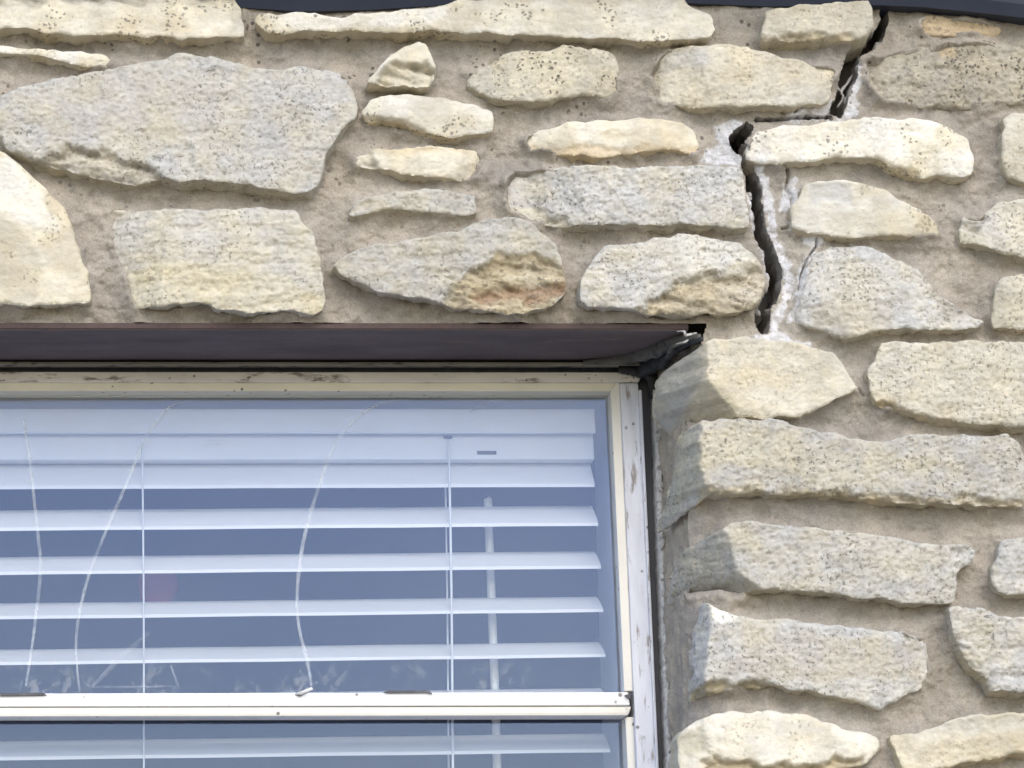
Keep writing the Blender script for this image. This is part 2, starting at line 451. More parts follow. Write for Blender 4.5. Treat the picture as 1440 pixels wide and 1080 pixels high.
def stone(poly, h=22, kind='grey', seed=None, step=1.35, edge=4.0, speck=0.0, tilt=(0, 0), zones=(), arris=None, aslope=2.6, flare=0.4, under=2.5, cuts=3, label=None, jag=1.0):
    """poly: outline of the face in elevation pixels; h: how far it stands out in mm;
    zones: (poly, colour, weight, drop in mm); arris: polyline left of which the stone turns into the reveal"""
    seed = len(STONE_POLYS) + 1 if seed is None else seed
    rs = np.random.RandomState(100 + seed)
    h = h * 0.001; s = step * 0.001
    base = atxz(poly, -h)
    area = 0.5 * np.sum(base[:, 0] * np.roll(base[:, 1], -1) - np.roll(base[:, 0], -1) * base[:, 1])
    if area < 0: base = base[::-1]
    P = resample(base, 0.004)
    # soften the traced corners a little, then roughen
    P = 0.16 * np.roll(P, 1, 0) + 0.68 * P + 0.16 * np.roll(P, -1, 0)
    t = np.roll(P, -1, 0) - np.roll(P, 1, 0); t /= np.linalg.norm(t, axis=1)[:, None] + 1e-12
    nrm = np.stack([t[:, 1], -t[:, 0]], 1)
    P = P + nrm * (fbm(P[:, 0], P[:, 1], 0.018, 4, seed, 0.6) * 0.0019 * jag)[:, None]
    STONE_POLYS.append((atxz(poly, 0.0) if False else P.copy(), h))
    lo, hi = P.min(0) - 2 * s, P.max(0) + 2 * s
    gx = np.arange(lo[0], hi[0], s); gz = np.arange(lo[1], hi[1], s)
    X, Z = np.meshgrid(gx, gz); sh = X.shape
    Q = np.stack([X.ravel(), Z.ravel()], 1)
    D, N = sdist(Q, P)
    snap = (D < 0.35 * s) & (D > -0.72 * s)
    Q[snap] = N[snap]; D = np.where(snap, 0, D)
    keep = D >= 0
    x, z = Q[:, 0], Q[:, 1]
    R = ROUGH[kind] * (rs.uniform(0.9, 1.3) if kind == 'grey' else rs.uniform(0.65, 1.2))
    bedk = rs.uniform(0.3, 2.0)
    c = P.mean(0); ext = (P.max(0) - P.min(0)) / 2
    H = h + np.zeros(len(Q))
    H += fbm(x, z, 0.085, 3, seed) * 0.0022 * min(1, h / 0.015)
    wx = x + fbm(x, z, 0.02, 3, seed + 3) * 0.004; wz = z + fbm(x, z, 0.02, 3, seed + 4) * 0.004
    fac = np.full(len(Q), 1.0)                                # chiselled, nearly flat facets
    for k in range(6):
        a = rs.uniform(0, 2 * math.pi); sl = rs.uniform(0.02, 0.15) * min(1.0, 0.055 / max(ext))
        fac = np.minimum(fac, (wx - c[0]) * math.cos(a) * sl + (wz - c[1]) * math.sin(a) * sl + rs.uniform(0.0, 0.0035))
    H += np.maximum(fac, -0.012) * min(1, h / 0.02)
    H += (x - c[0]) / ext[0] * tilt[0] * 0.001 + (z - c[1]) / ext[1] * tilt[1] * 0.001
    for k in range(cuts):                                     # broken facets towards the edges
        a = rs.uniform(0, 2 * math.pi); d = np.array([math.cos(a), math.sin(a)])
        e = abs(d[0]) * ext[0] + abs(d[1]) * ext[1]
        u = (x - c[0]) * d[0] + (z - c[1]) * d[1] - rs.uniform(0.35, 0.8) * e + fbm(x, z, 0.03, 3, seed + 40 + k) * 0.004
        H -= np.maximum(0, u) * rs.uniform(0.12, 0.45)
    bed = fbm(x, z, 0.011, 3, seed + 7, sx=5.5)
    H += (bed - 0.3 * np.abs(bed)) * 0.0009 * R * bedk
    r1 = fbm(x, z, 0.014, 5, seed + 11, 0.6)
    H += r1 * 0.0008 * R + fbm(x, z, 0.0042, 2, seed + 12) * 0.0007 * R
    H += -np.abs(fbm(x, z, 0.006, 3, seed + 13)) * 0.0008 * R
    pitn = perlin(x / 0.0035, z / 0.0032, seed + 17)
    H -= np.maximum(0, pitn - 0.25) * 0.0038 * R
    er = edge * 0.00046 * (1.0 + 1.1 * fbm(x, z, 0.022, 3, seed + 19))
    er = np.maximum(er, 0.0009)
    q = np.clip(1 - D / er, 0, 1)
    H -= er * (1 - np.sqrt(np.maximum(0, 1 - q * q))) * 0.85
    # colour
    w = smooth(-0.25, 0.5, fbm(x, z, 0.055, 4, seed + 23) + 0.25 * bed)
    tint = np.array(BASE[kind])[None] * (1 - w[:, None]) + np.array(ALT[kind])[None] * w[:, None]
    tint = tint * (1 + 0.10 * fbm(x, z, 0.02, 3, seed + 29))[:, None] * rs.uniform(0.88, 1.05) * (1 + np.array([.03, .0, -.07]) * rs.uniform(-.3, .9))[None]
    for zpoly, zc, zw, drop in zones:
        zp = atxz(zpoly, -h)
        dz, _ = sdist(Q, zp)
        dz = dz + fbm(x, z, 0.022, 4, seed + 31) * 0.005
        f = smooth(-0.002, 0.005, dz)
        tint = tint * (1 - zw * f[:, None]) + np.array(zc)[None] * (zw * f[:, None])
        H -= drop * 0.001 * smooth(-0.001, 0.006, dz)
        if drop >= 4:                                          # freshly split, leafy breakage
            lay = fbm(x, z + 0.25 * x, 0.010, 4, seed + 83, 0.6, sx=3.5)
            H += f * (lay - 0.5 * np.abs(lay)) * 0.0030
            tint = tint * (1 + 0.35 * f * lay)[:, None]
    lim = 0.004
    if arris is not None:
        ap = np.array([[p[0], p[2]] for p in (at(a_, b_, -h) for a_, b_ in arris)])
        o = np.argsort(ap[:, 1])
        ax = np.interp(z, ap[o, 1], ap[o, 0]) + fbm(z * 0 + 3.1, z, 0.012, 3, seed + 37) * 0.002
        u = ax - x
        Hs = H - np.maximum(0, u) * aslope + fbm(x, z, 0.01, 3, seed + 5) * 0.0015 * (u > 0)
        H = np.where(u > 0, Hs, np.maximum(H, lim))
        H = np.maximum(H, -0.07)
    else:
        H = np.maximum(H, lim)
    idx = -np.ones(len(Q), int); idx[keep] = np.arange(keep.sum())
    V = np.stack([x[keep], -H[keep], z[keep]], 1)
    tint = tint[keep]
    I = idx.reshape(sh)
    a, b_, c_, d_ = I[:-1, :-1].ravel(), I[:-1, 1:].ravel(), I[1:, 1:].ravel(), I[1:, :-1].ravel()
    quads = np.stack([a, b_, c_, d_], 1)
    nk = (quads >= 0).sum(1)
    F4 = quads[nk == 4]
    faces = [tuple(f) for f in F4.tolist()]
    for f in quads[nk == 3].tolist():
        faces.append(tuple(i for i in f if i >= 0))
    # boundary
    cnt = {}
    for f in faces:
        for i in range(len(f)):
            e = (f[i], f[(i + 1) % len(f)])
            cnt[e] = 1
    bnd = [e for e in cnt if (e[1], e[0]) not in cnt]
    bn = {}
    for e in bnd:
        dx = V[e[1], 0] - V[e[0], 0]; dz = V[e[1], 2] - V[e[0], 2]
        for i in e:
            v = bn.setdefault(i, np.zeros(2)); v += (dz, -dx)
    ids = sorted(bn); m = {i: k for k, i in enumerate(ids)}
    bv = np.array([bn[i] for i in ids]); bv /= np.linalg.norm(bv, axis=1)[:, None] + 1e-12
    VB = V[ids]
    down = np.maximum(0, -bv[:, 1])
    n0 = len(V); nb = len(ids)
    parts = [V]; tl = [tint]
    ringf = [0.0, 0.3, 0.65, 1.0]
    back = 0.022
    sk = np.array(ALT[kind]) * np.array([0.97, 0.93, 0.84])
    for k, f in enumerate(ringf):
        y = VB[:, 1] + (np.maximum(back, VB[:, 1] + 0.004) - VB[:, 1]) * f
        off = (flare + 0.6 * under * down ** 1.5) * 0.001 * f ** 0.8
        off = off + (0.0022 * fbm(VB[:, 0] * 0.9, VB[:, 2] + y * 0.9, 0.012, 3, seed + 61 + k) if 0 < f else 0)
        parts.append(np.stack([VB[:, 0] + bv[:, 0] * off, y, VB[:, 2] + bv[:, 1] * off], 1))
        vv = fbm(VB[:, 0], VB[:, 2] + y, 0.018, 3, seed + 71)
        tl.append(0.45 * tint[ids] + 0.55 * sk[None] * (1 + 0.18 * vv)[:, None])
    for (i, j) in bnd:
        for k in range(3):
            p = n0 + k * nb
            faces.append((p + m[j], p + m[i], p + nb + m[i], p + nb + m[j]))
    V = np.concatenate(parts); tint = np.concatenate(tl)
    o = mesh_obj("stone", V, faces, STONE, wall, tint=np.clip(tint, 0.02, 0.85), speck=speck, grit_or_veil=R)
    if label: o["label"] = label
    return o

# --- above the window, left to right
stone([(-70,-10),(330,-10),(338,8),(344,48),(300,51),(270,54),(190,50),(110,49),(65,47),(50,42),(0,41),(-70,40)], 27, 'cream', speck=.8, edge=4, cuts=0, tilt=(0,-2),
      zones=[([(-70,-12),(350,-12),(340,8),(200,6),(-70,12)], TAN, .7, 4), ([(318,-5),(340,5),(350,55),(328,40)], TAN, .8, 3)])
stone([(364,18),(385,22),(430,15),(480,26),(500,20),(560,14),(612,10),(650,1),(700,-8),(960,-8),(975,8),(1000,20),(1004,40),(998,52),(978,54),(930,55),(877,56),(769,49),(700,48),(642,45),(606,41),(570,47),(530,44),(480,43),(430,41),(400,48),(372,45),(360,30)], 29, 'cream', speck=.8, edge=3, cuts=0,
      zones=[([(355,10),(380,22),(395,40),(440,37),(600,37),(600,55),(360,55)], OCHRE, .45, 0), ([(370,15),(560,10),(650,-5),(640,20),(600,36),(400,36)], WHITE, .8, -1),
             ([(660,-10),(1010,-10),(1005,22),(900,12),(760,12),(665,6)], TAN, .6, 2)])
stone([(-50,66),(0,65),(40,68),(80,71),(120,73),(150,74),(156,82),(152,90),(120,92),(95,88),(60,79),(30,74),(0,75),(-50,76)], 19, 'white', edge=2.5, speck=.5, cuts=1)
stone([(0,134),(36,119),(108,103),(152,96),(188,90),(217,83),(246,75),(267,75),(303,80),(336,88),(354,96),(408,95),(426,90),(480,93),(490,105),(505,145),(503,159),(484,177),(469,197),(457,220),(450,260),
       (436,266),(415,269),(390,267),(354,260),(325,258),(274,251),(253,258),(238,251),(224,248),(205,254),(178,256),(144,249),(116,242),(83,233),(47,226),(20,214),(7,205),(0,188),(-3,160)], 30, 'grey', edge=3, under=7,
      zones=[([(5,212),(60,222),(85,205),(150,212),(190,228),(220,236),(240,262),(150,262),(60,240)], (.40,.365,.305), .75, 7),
             ([(30,118),(200,95),(330,120),(300,190),(120,200),(30,170)], (.47,.44,.39), .5, -1),
             ([(245,255),(262,200),(270,200),(285,255)], (.50,.49,.46), .6, 2.5)], cuts=2)
stone([(-80,205),(-20,205),(0,209),(22,224),(54,252),(79,278),(98,298),(101,321),(112,354),(123,379),(128,408),(125,422),(108,424),(54,426),(33,430),(0,425),(-80,427)], 30, 'cream', edge=7, flare=0, under=-5, speck=.5,
      zones=[([(0,300),(60,345),(55,425),(10,425),(-30,380)], (.45,.41,.33), .6, 1), ([(-60,215),(10,215),(60,270),(90,330),(20,310),(-60,300)], WHITE, .6, -1)])
stone([(152,290),(159,286),(188,289),(224,293),(271,293),(325,293),(379,290),(421,297),(424,308),(442,328),(448,361),(457,397),(459,419),(455,434),(441,440),(408,437),(361,438),(332,437),(307,433),(282,426),(256,424),(231,429),(188,431),(182,411),(177,390),(159,364),(152,328),(150,310)], 28, 'grey', edge=2.5, flare=0, under=-5, cuts=2,
      zones=[([(165,372),(300,368),(390,385),(455,415),(455,440),(330,440),(190,434)], (.54,.495,.38), .7, 0)])
stone([(516,116),(531,94),(556,72),(588,56),(599,60),(610,76),(614,90),(610,116),(603,120),(570,118),(538,119)], 30, 'cream', edge=3, cuts=0, tilt=(-3,0),
      zones=[([(510,122),(553,86),(575,82),(600,84),(612,100),(612,124)], (.47,.43,.335), .85, 9), ([(520,114),(556,70),(590,55),(600,62),(574,78),(550,84)], (.64,.63,.60), .8, -1)])
stone([(509,153),(523,134),(563,131),(610,132),(653,143),(693,153),(698,173),(693,181),(661,188),(639,192),(610,190),(588,182),(563,173),(534,168),(514,170)], 24, 'cream', edge=3, under=8, speck=.8,
      zones=[([(505,165),(535,160),(565,168),(600,184),(590,195),(505,180)], GOLD, .4, 6)])
stone([(500,217),(527,209),(588,207),(680,206),(682,235),(664,251),(624,249),(574,244),(534,235),(500,231)], 23, 'cream', edge=3, under=6,
      zones=[([(535,206),(680,204),(680,214),(600,216),(540,214)], GOLD, .35, 2), ([(496,212),(522,212),(535,238),(498,236)], TAN, .8, 5)])
stone([(489,298),(500,283),(521,274),(543,271),(604,265),(669,272),(671,298),(651,303),(619,299),(579,294),(543,294),(511,299),(492,304)], 20, 'grey', edge=3, under=7,
      zones=[([(485,300),(500,284),(525,272),(530,284),(500,305)], (.45,.40,.32), .6, 3)])
stone([(657,112),(668,97),(697,79),(715,69),(762,72),(798,63),(816,65),(863,69),(874,79),(872,105),(874,125),(859,134),(805,134),(762,143),(711,139),(682,130),(664,122)], 24, 'tan', edge=6, speck=1, cuts=3,
      zones=[([(715,72),(800,66),(830,100),(780,135),(700,130)], (.58,.54,.44), .6, 0), ([(655,112),(690,85),(720,95),(715,138),(670,128)], (.44,.42,.36), .6, 2)])
stone([(736,197),(744,181),(787,173),(841,168),(895,167),(949,170),(980,175),(986,195),(982,213),(931,209),(888,215),(856,219),(816,218),(780,213),(747,208)], 22, 'cream', edge=3, under=5,
      zones=[([(736,200),(800,204),(890,203),(985,203),(985,222),(740,222)], (.60,.46,.29), .5, 2), ([(815,185),(860,182),(900,192),(850,200)], (.52,.46,.34), .5, 1.5), ([(745,178),(940,168),(975,185),(900,185),(760,192)], (.66,.61,.53), .6, 0)])
stone([(709,246),(718,235),(740,232),(800,231),(900,235),(1000,231),(1040,233),(1047,240),(1050,263),(1052,292),(1054,318),(1028,319),(992,315),(956,313),(929,316),(875,314),(821,315),(785,315),(749,305),(716,292),(709,262)], 27, 'grey', edge=2.5, under=6, cuts=1,
      zones=[([(705,280),(760,285),(800,305),(800,322),(710,300)], (.46,.415,.31), .7, 5)])
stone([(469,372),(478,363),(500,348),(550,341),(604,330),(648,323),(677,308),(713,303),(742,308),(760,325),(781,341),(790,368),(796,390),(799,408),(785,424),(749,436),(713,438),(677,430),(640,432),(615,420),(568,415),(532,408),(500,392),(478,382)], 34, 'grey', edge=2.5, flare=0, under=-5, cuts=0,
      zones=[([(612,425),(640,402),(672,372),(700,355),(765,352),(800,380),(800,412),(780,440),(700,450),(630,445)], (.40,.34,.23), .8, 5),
             ([(650,414),(690,402),(770,396),(802,388),(802,418),(740,424),(670,428)], RUST, .55, 2.5),
             ([(655,425),(720,428),(752,440),(700,448),(660,440)], (.50,.44,.33), .8, 2), ([(690,385),(740,380),(770,388),(720,398)], (.50,.45,.34), .7, -2)])
stone([(815,405),(822,384),(838,360),(850,346),(893,341),(940,332),(967,328),(1014,334),(1050,343),(1070,362),(1079,390),(1075,415),(1058,431),(1020,439),(960,441),(910,438),(886,434),(860,430),(828,432),(817,422)], 33, 'grey', edge=5, flare=0, under=-5, cuts=1,
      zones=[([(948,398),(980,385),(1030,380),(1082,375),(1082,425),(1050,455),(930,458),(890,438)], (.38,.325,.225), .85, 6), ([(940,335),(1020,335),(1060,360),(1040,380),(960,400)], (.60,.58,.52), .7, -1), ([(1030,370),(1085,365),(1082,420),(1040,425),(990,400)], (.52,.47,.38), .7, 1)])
stone([(1077,13),(1093,8),(1173,2),(1223,-2),(1231,8),(1233,33),(1224,47),(1190,54),(1115,54),(1073,53),(1072,40)], 32, 'tan', edge=6, under=9, cuts=0,
      zones=[([(1070,46),(1230,44),(1230,60),(1070,60)], OCHRE, .6, 4)])
stone([(922,83),(938,65),(967,61),(1028,61),(1064,67),(1108,78),(1151,87),(1178,88),(1181,97),(1172,119),(1170,140),(1137,146),(1082,148),(1010,150),(963,144),(931,134),(925,116),(914,99)], 26, 'tan', edge=5, speck=.4,
      zones=[([(915,80),(960,62),(1000,62),(1000,90),(930,100)], GREY, .7, 0), ([(1010,120),(1100,110),(1170,120),(1160,150),(1010,150)], GREY, .4, 0)])
stone([(1217,84),(1245,74),(1290,63),(1330,58),(1400,62),(1480,66),(1490,140),(1440,148),(1400,141),(1370,152),(1310,150),(1270,148),(1237,142),(1218,122)], 13, 'dull', edge=6, speck=1, jag=1.6,
      zones=[([(1318,58),(1345,62),(1345,82),(1322,80)], GOLD, .4, 0)])
stone([(1288,32),(1310,20),(1350,26),(1400,31),(1412,40),(1400,49),(1330,51),(1295,47)], 11, 'tan', edge=3, cuts=1, zones=[([(1280,15),(1420,15),(1420,60),(1280,60)], (.47,.345,.20), .75, 0)], label="small golden ochre stone under the dark eave")
stone([(1050,209),(1056,190),(1063,181),(1082,177),(1137,172),(1209,166),(1267,166),(1310,164),(1339,173),(1364,191),(1375,217),(1368,242),(1353,249),(1317,242),(1296,249),(1267,240),(1227,220),(1180,218),(1155,224),(1101,226),(1066,222),(1053,217)], 28, 'white', edge=5, flare=-1, under=6, speck=.8, cuts=2,
      zones=[([(1230,222),(1290,238),(1300,252),(1250,246)], OCHRE, .6, 4), ([(1040,175),(1082,175),(1086,226),(1045,222)], (.66,.65,.64), .6, 2)], label="long white stone right of the wide crack")
stone([(1410,165),(1425,158),(1480,155),(1490,245),(1440,255),(1420,250),(1410,225)], 24, 'tan', edge=4, speck=.6)
stone([(1111,296),(1117,285),(1133,260),(1151,252),(1194,252),(1238,263),(1263,278),(1296,294),(1321,307),(1328,326),(1299,328),(1245,330),(1202,333),(1166,330),(1137,325),(1115,321)], 24, 'cream', edge=5, under=6, speck=.5,
      zones=[([(1130,252),(1200,255),(1200,288),(1140,285)], GREY, .8, 2), ([(1230,290),(1330,300),(1330,330),(1230,330)], (.53,.48,.36), .4, 0)])
stone([(1350,325),(1358,300),(1375,305),(1395,292),(1410,282),(1440,278),(1490,280),(1490,368),(1440,362),(1407,354),(1375,340),(1353,338)], 24, 'tan', edge=4, speck=.5,
      zones=[([(1350,320),(1360,290),(1390,300),(1380,335)], DULL, .6, 4), ([(1410,300),(1490,295),(1490,360),(1420,350)], CREAM, .6, 0)])
stone([(1144,354),(1173,343),(1220,346),(1263,363),(1292,379),(1317,408),(1357,433),(1386,451),(1371,462),(1328,463),(1263,461),(1238,464),(1194,475),(1166,467),(1137,455),(1120,448),(1131,408),(1137,383)], 25, 'grey', edge=5, speck=.5, under=6,
      zones=[([(1290,385),(1330,400),(1395,452),(1330,445)], DULL, .6, 6), ([(1140,360),(1250,370),(1270,410),(1170,420)], (.52,.50,.45), .6, 0), ([(1130,425),(1260,420),(1260,470),(1150,465)], (.44,.40,.33), .6, 1)])
stone([(1400,402),(1410,388),(1440,384),(1490,380),(1490,465),(1440,462),(1400,460),(1397,430)], 24, 'tan', edge=4, speck=.6)
# --- right of the window
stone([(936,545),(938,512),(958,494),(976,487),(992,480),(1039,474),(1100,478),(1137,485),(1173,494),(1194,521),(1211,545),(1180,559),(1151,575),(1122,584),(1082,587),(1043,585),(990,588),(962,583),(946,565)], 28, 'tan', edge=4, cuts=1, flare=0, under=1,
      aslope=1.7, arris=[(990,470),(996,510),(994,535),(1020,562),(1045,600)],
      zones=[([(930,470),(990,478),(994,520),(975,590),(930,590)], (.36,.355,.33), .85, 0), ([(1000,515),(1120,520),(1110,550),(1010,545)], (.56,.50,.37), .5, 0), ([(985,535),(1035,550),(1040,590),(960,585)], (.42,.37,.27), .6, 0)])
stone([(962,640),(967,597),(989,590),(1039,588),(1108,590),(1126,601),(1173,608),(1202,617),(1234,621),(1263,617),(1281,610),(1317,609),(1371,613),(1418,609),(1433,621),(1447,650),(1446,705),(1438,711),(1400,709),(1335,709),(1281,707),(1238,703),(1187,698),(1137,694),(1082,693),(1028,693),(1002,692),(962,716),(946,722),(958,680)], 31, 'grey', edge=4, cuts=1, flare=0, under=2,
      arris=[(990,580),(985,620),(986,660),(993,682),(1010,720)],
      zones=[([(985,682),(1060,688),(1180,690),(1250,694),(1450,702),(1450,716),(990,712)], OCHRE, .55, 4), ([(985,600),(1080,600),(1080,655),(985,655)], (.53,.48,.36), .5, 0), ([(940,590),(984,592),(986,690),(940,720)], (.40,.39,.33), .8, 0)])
stone([(1220,523),(1234,501),(1241,481),(1281,480),(1440,481),(1500,480),(1505,604),(1440,600),(1371,595),(1324,588),(1274,577),(1238,568),(1227,552)], 27, 'tan', edge=3.5, cuts=2, under=7,
      zones=[([(1236,562),(1275,572),(1300,582),(1290,595),(1236,580)], GOLD, .5, 5), ([(1230,485),(1500,485),(1500,540),(1230,540)], (.49,.465,.40), .5, 0)])
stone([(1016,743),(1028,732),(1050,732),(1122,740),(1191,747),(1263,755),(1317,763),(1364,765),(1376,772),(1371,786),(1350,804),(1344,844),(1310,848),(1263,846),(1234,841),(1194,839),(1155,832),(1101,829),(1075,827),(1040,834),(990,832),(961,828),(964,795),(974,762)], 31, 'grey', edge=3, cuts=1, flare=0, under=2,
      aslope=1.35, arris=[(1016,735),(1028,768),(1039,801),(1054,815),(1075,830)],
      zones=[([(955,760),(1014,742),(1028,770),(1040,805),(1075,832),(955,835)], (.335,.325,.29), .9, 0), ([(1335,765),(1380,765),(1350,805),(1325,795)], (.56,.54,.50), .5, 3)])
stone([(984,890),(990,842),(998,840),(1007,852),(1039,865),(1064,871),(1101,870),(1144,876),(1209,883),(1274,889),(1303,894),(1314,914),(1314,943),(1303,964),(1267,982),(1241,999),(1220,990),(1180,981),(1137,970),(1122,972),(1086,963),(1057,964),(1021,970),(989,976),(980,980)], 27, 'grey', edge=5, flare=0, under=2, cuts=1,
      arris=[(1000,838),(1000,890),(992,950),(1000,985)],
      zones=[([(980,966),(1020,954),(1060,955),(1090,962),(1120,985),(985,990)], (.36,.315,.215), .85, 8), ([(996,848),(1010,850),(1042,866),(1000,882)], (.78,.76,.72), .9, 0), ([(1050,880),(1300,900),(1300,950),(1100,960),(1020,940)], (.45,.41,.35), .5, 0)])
stone([(1335,854),(1379,854),(1404,867),(1440,867),(1500,866),(1505,974),(1440,972),(1393,972),(1393,954),(1368,939),(1353,914),(1339,889)], 32, 'grey', edge=2.5, under=9, cuts=1,
      zones=[([(1340,890),(1392,955),(1392,975),(1360,950)], (.45,.41,.33), .6, 4)])
stone([(1395,801),(1405,780),(1412,758),(1440,752),(1490,752),(1492,832),(1440,835),(1404,832),(1396,819)], 27, 'grey', edge=4, cuts=1)
stone([(954,1037),(974,1015),(1010,1002),(1072,999),(1137,1004),(1173,1015),(1194,1026),(1241,1029),(1247,1040),(1238,1055),(1216,1074),(1150,1090),(1050,1096),(985,1095),(958,1085)], 30, 'cream', edge=7, speck=.4,
      zones=[([(990,1066),(1064,1070),(1137,1073),(1220,1062),(1200,1098),(980,1100)], OCHRE, .75, 8), ([(1080,1010),(1140,1010),(1160,1030),(1090,1035)], GREY, .5, 0), ([(950,1030),(990,1020),(1000,1060),(955,1070)], (.46,.43,.34), .7, 3)])
stone([(1254,1033),(1296,1029),(1324,1019),(1353,1008),(1440,1000),(1500,998),(1505,1050),(1440,1058),(1371,1071),(1328,1080),(1274,1086),(1262,1060)], 29, 'cream', edge=4, under=9,
      zones=[([(1320,1015),(1360,1008),(1500,1000),(1500,1020),(1330,1035)], TAN, .7, 2)])
NEAR = len(STONE_POLYS)

# --- the wall goes on beyond the picture
def rubble(x0, y0, x1, y1, seed, hole=None):
    rs = np.random.RandomState(seed)
    y = y0
    while y < y1 - 30:
        hgt = rs.uniform(80, 145)
        x = x0 + rs.uniform(-30, 10)
        while x < x1 - 60:
            wd = rs.uniform(190, 400)
            xa, xb, ya, yb = x + 12, min(x + wd, x1 + 20) - 12, y + 11 + rs.uniform(-6, 6), y + hgt - 11 + rs.uniform(-8, 8)
            n = 5
            top = [(xa + (xb - xa) * (i + .5) / n, ya + rs.uniform(-8, 8)) for i in range(n)]
            bot = [(xa + (xb - xa) * (i + .5) / n, yb + rs.uniform(-7, 7)) for i in range(n)][::-1]
            pl = [(xa + rs.uniform(0, 10), ya + 14)] + top + [(xb - rs.uniform(0, 8), ya + 16), (xb - rs.uniform(0, 12), yb - 14)] + bot + [(xa + rs.uniform(0, 14), yb - 14)]
            stone(pl, rs.uniform(20, 31), rs.choice(['grey', 'cream', 'tan', 'grey', 'white']), step=3.2, edge=5, cuts=4, jag=1.8, speck=rs.choice([0, .6]))
            x += wd
        y += hgt
rubble(1515, 0, 2050, 1750, 5)
rubble(985, 1105, 1505, 1750, 6)
rubble(-1500, 0, -960, 1750, 7)
rubble(-960, 20, -90, 340, 8)
rubble(-1500, 1800, 2050, 2150, 9)

# ------------------------------------------------------------------ mortar bed with the crack
CR = [(1242,-6,13),(1241,30,14),(1236,52,18),(1214,66,24),(1199,78,21),(1194,95,24),(1188,118,26),(1183,140,20),(1172,165,22)]
CR2 = [(1166,166,5),(1130,168,3.4),(1100,170.5,3.4),(1062,172,6)]
CR3 = [(1054,178,14),(1040,192,22),(1034,206,19),(1044,222,18),(1049,236,18),(1055,252,18),(1062,281,20),(1064,300,20),(1068,324,20),(1074,346,21),(1085,372,22),(1088,395,21),(1085,415,21),(1075,430,22),(1071,450,21),(1073,472,14)]
HAIR = [[(1104,236,3.2),(1106,252,3.2),(1104,268,3.2),(1110,278,2.5),(1112,300,2),(1114,322,2.2)],
        [(1096,325,2.6),(1118,324,2.8),(1146,328,3.2),(1156,331,2.6)],
        [(1146,330,2.8),(1145,350,2.8),(1132,368,2.2),(1124,390,2.2),(1121,412,3)],
        [(1113,164,3),(1117,160,3)],
        [(1297,430,2.2),(1330,446,2.2),(1352,456,2)],
        [(1205,548,2),(1210,560,2.4)]]
WHITES = [[(1188,96),(1197,92),(1208,96),(1206,130),(1200,164),(1180,168),(1190,140)], [(1106,163),(1140,154),(1168,148),(1168,168),(1130,172),(1106,174)],
          [(1004,180),(1030,172),(1056,176),(1040,196),(1034,212),(1044,236),(1030,236),(985,228),(990,215),(1012,208)],
          [(1106,325),(1122,331),(1145,333),(1166,333),(1166,340),(1150,346),(1140,352),(1132,346)], [(1140,345),(1148,350),(1138,372),(1122,382),(1126,370)],
          [(1122,378),(1134,380),(1134,420),(1126,450),(1104,458),(1116,425)], [(1100,262),(1118,256),(1120,284),(1106,300),(1094,300),(1100,285)],
          [(1062,476),(1090,468),(1112,478),(1142,484),(1138,490),(1080,490),(1058,484)], [(1158,180),(1162,170),(1186,168),(1180,176)]]
RIGHT_EDGE = [(1066,232),(1074,262),(1080,290),(1083,320),(1090,344),(1102,368),(1108,392),(1106,415),(1098,432),(1090,450),(1088,466)]
LEFT_EDGE = [(1050,250),(1054,300),(1062,335),(1074,362),(1080,390)]
ARRIS = [(992,455),(978,500),(970,560),(968,640),(972,760),(968,860),(974,960),(968,1100),(968,1760)]

def crackdist(Q, C, Y=0.0):
    ln = atxz([(a, b) for a, b, w in C], Y); wd = np.array([w for a, b, w in C]) * MPP
    d, t = pdist(Q, ln)
    i = np.clip(t.astype(int), 0, len(C) - 2)
    w = wd[i] + (wd[i + 1] - wd[i]) * (t - i)
    return w / 2 - d            # positive inside the crack

def crack_outline(C, seed):
    c = catmull([np.array([*at(a, b, 0)[[0, 2]], w * MPP]) for a, b, w in C], 10)
    p, w = c[:, :2], c[:, 2]
    t = np.gradient(p, axis=0); t /= np.linalg.norm(t, axis=1)[:, None]
    n = np.stack([-t[:, 1], t[:, 0]], 1)
    def rim(sg, sd_):
        j = fbm(p[:, 0], p[:, 1], 0.016, 4, sd_, 0.6) * 0.0024
        return p + n * (sg * (w / 2) + j)[:, None]
    P = np.concatenate([rim(1, seed), rim(-1, seed + 9)[::-1]])
    return resample(P, 0.0022)
CRACKS = [crack_outline(CR, 601), crack_outline(CR3, 621)]

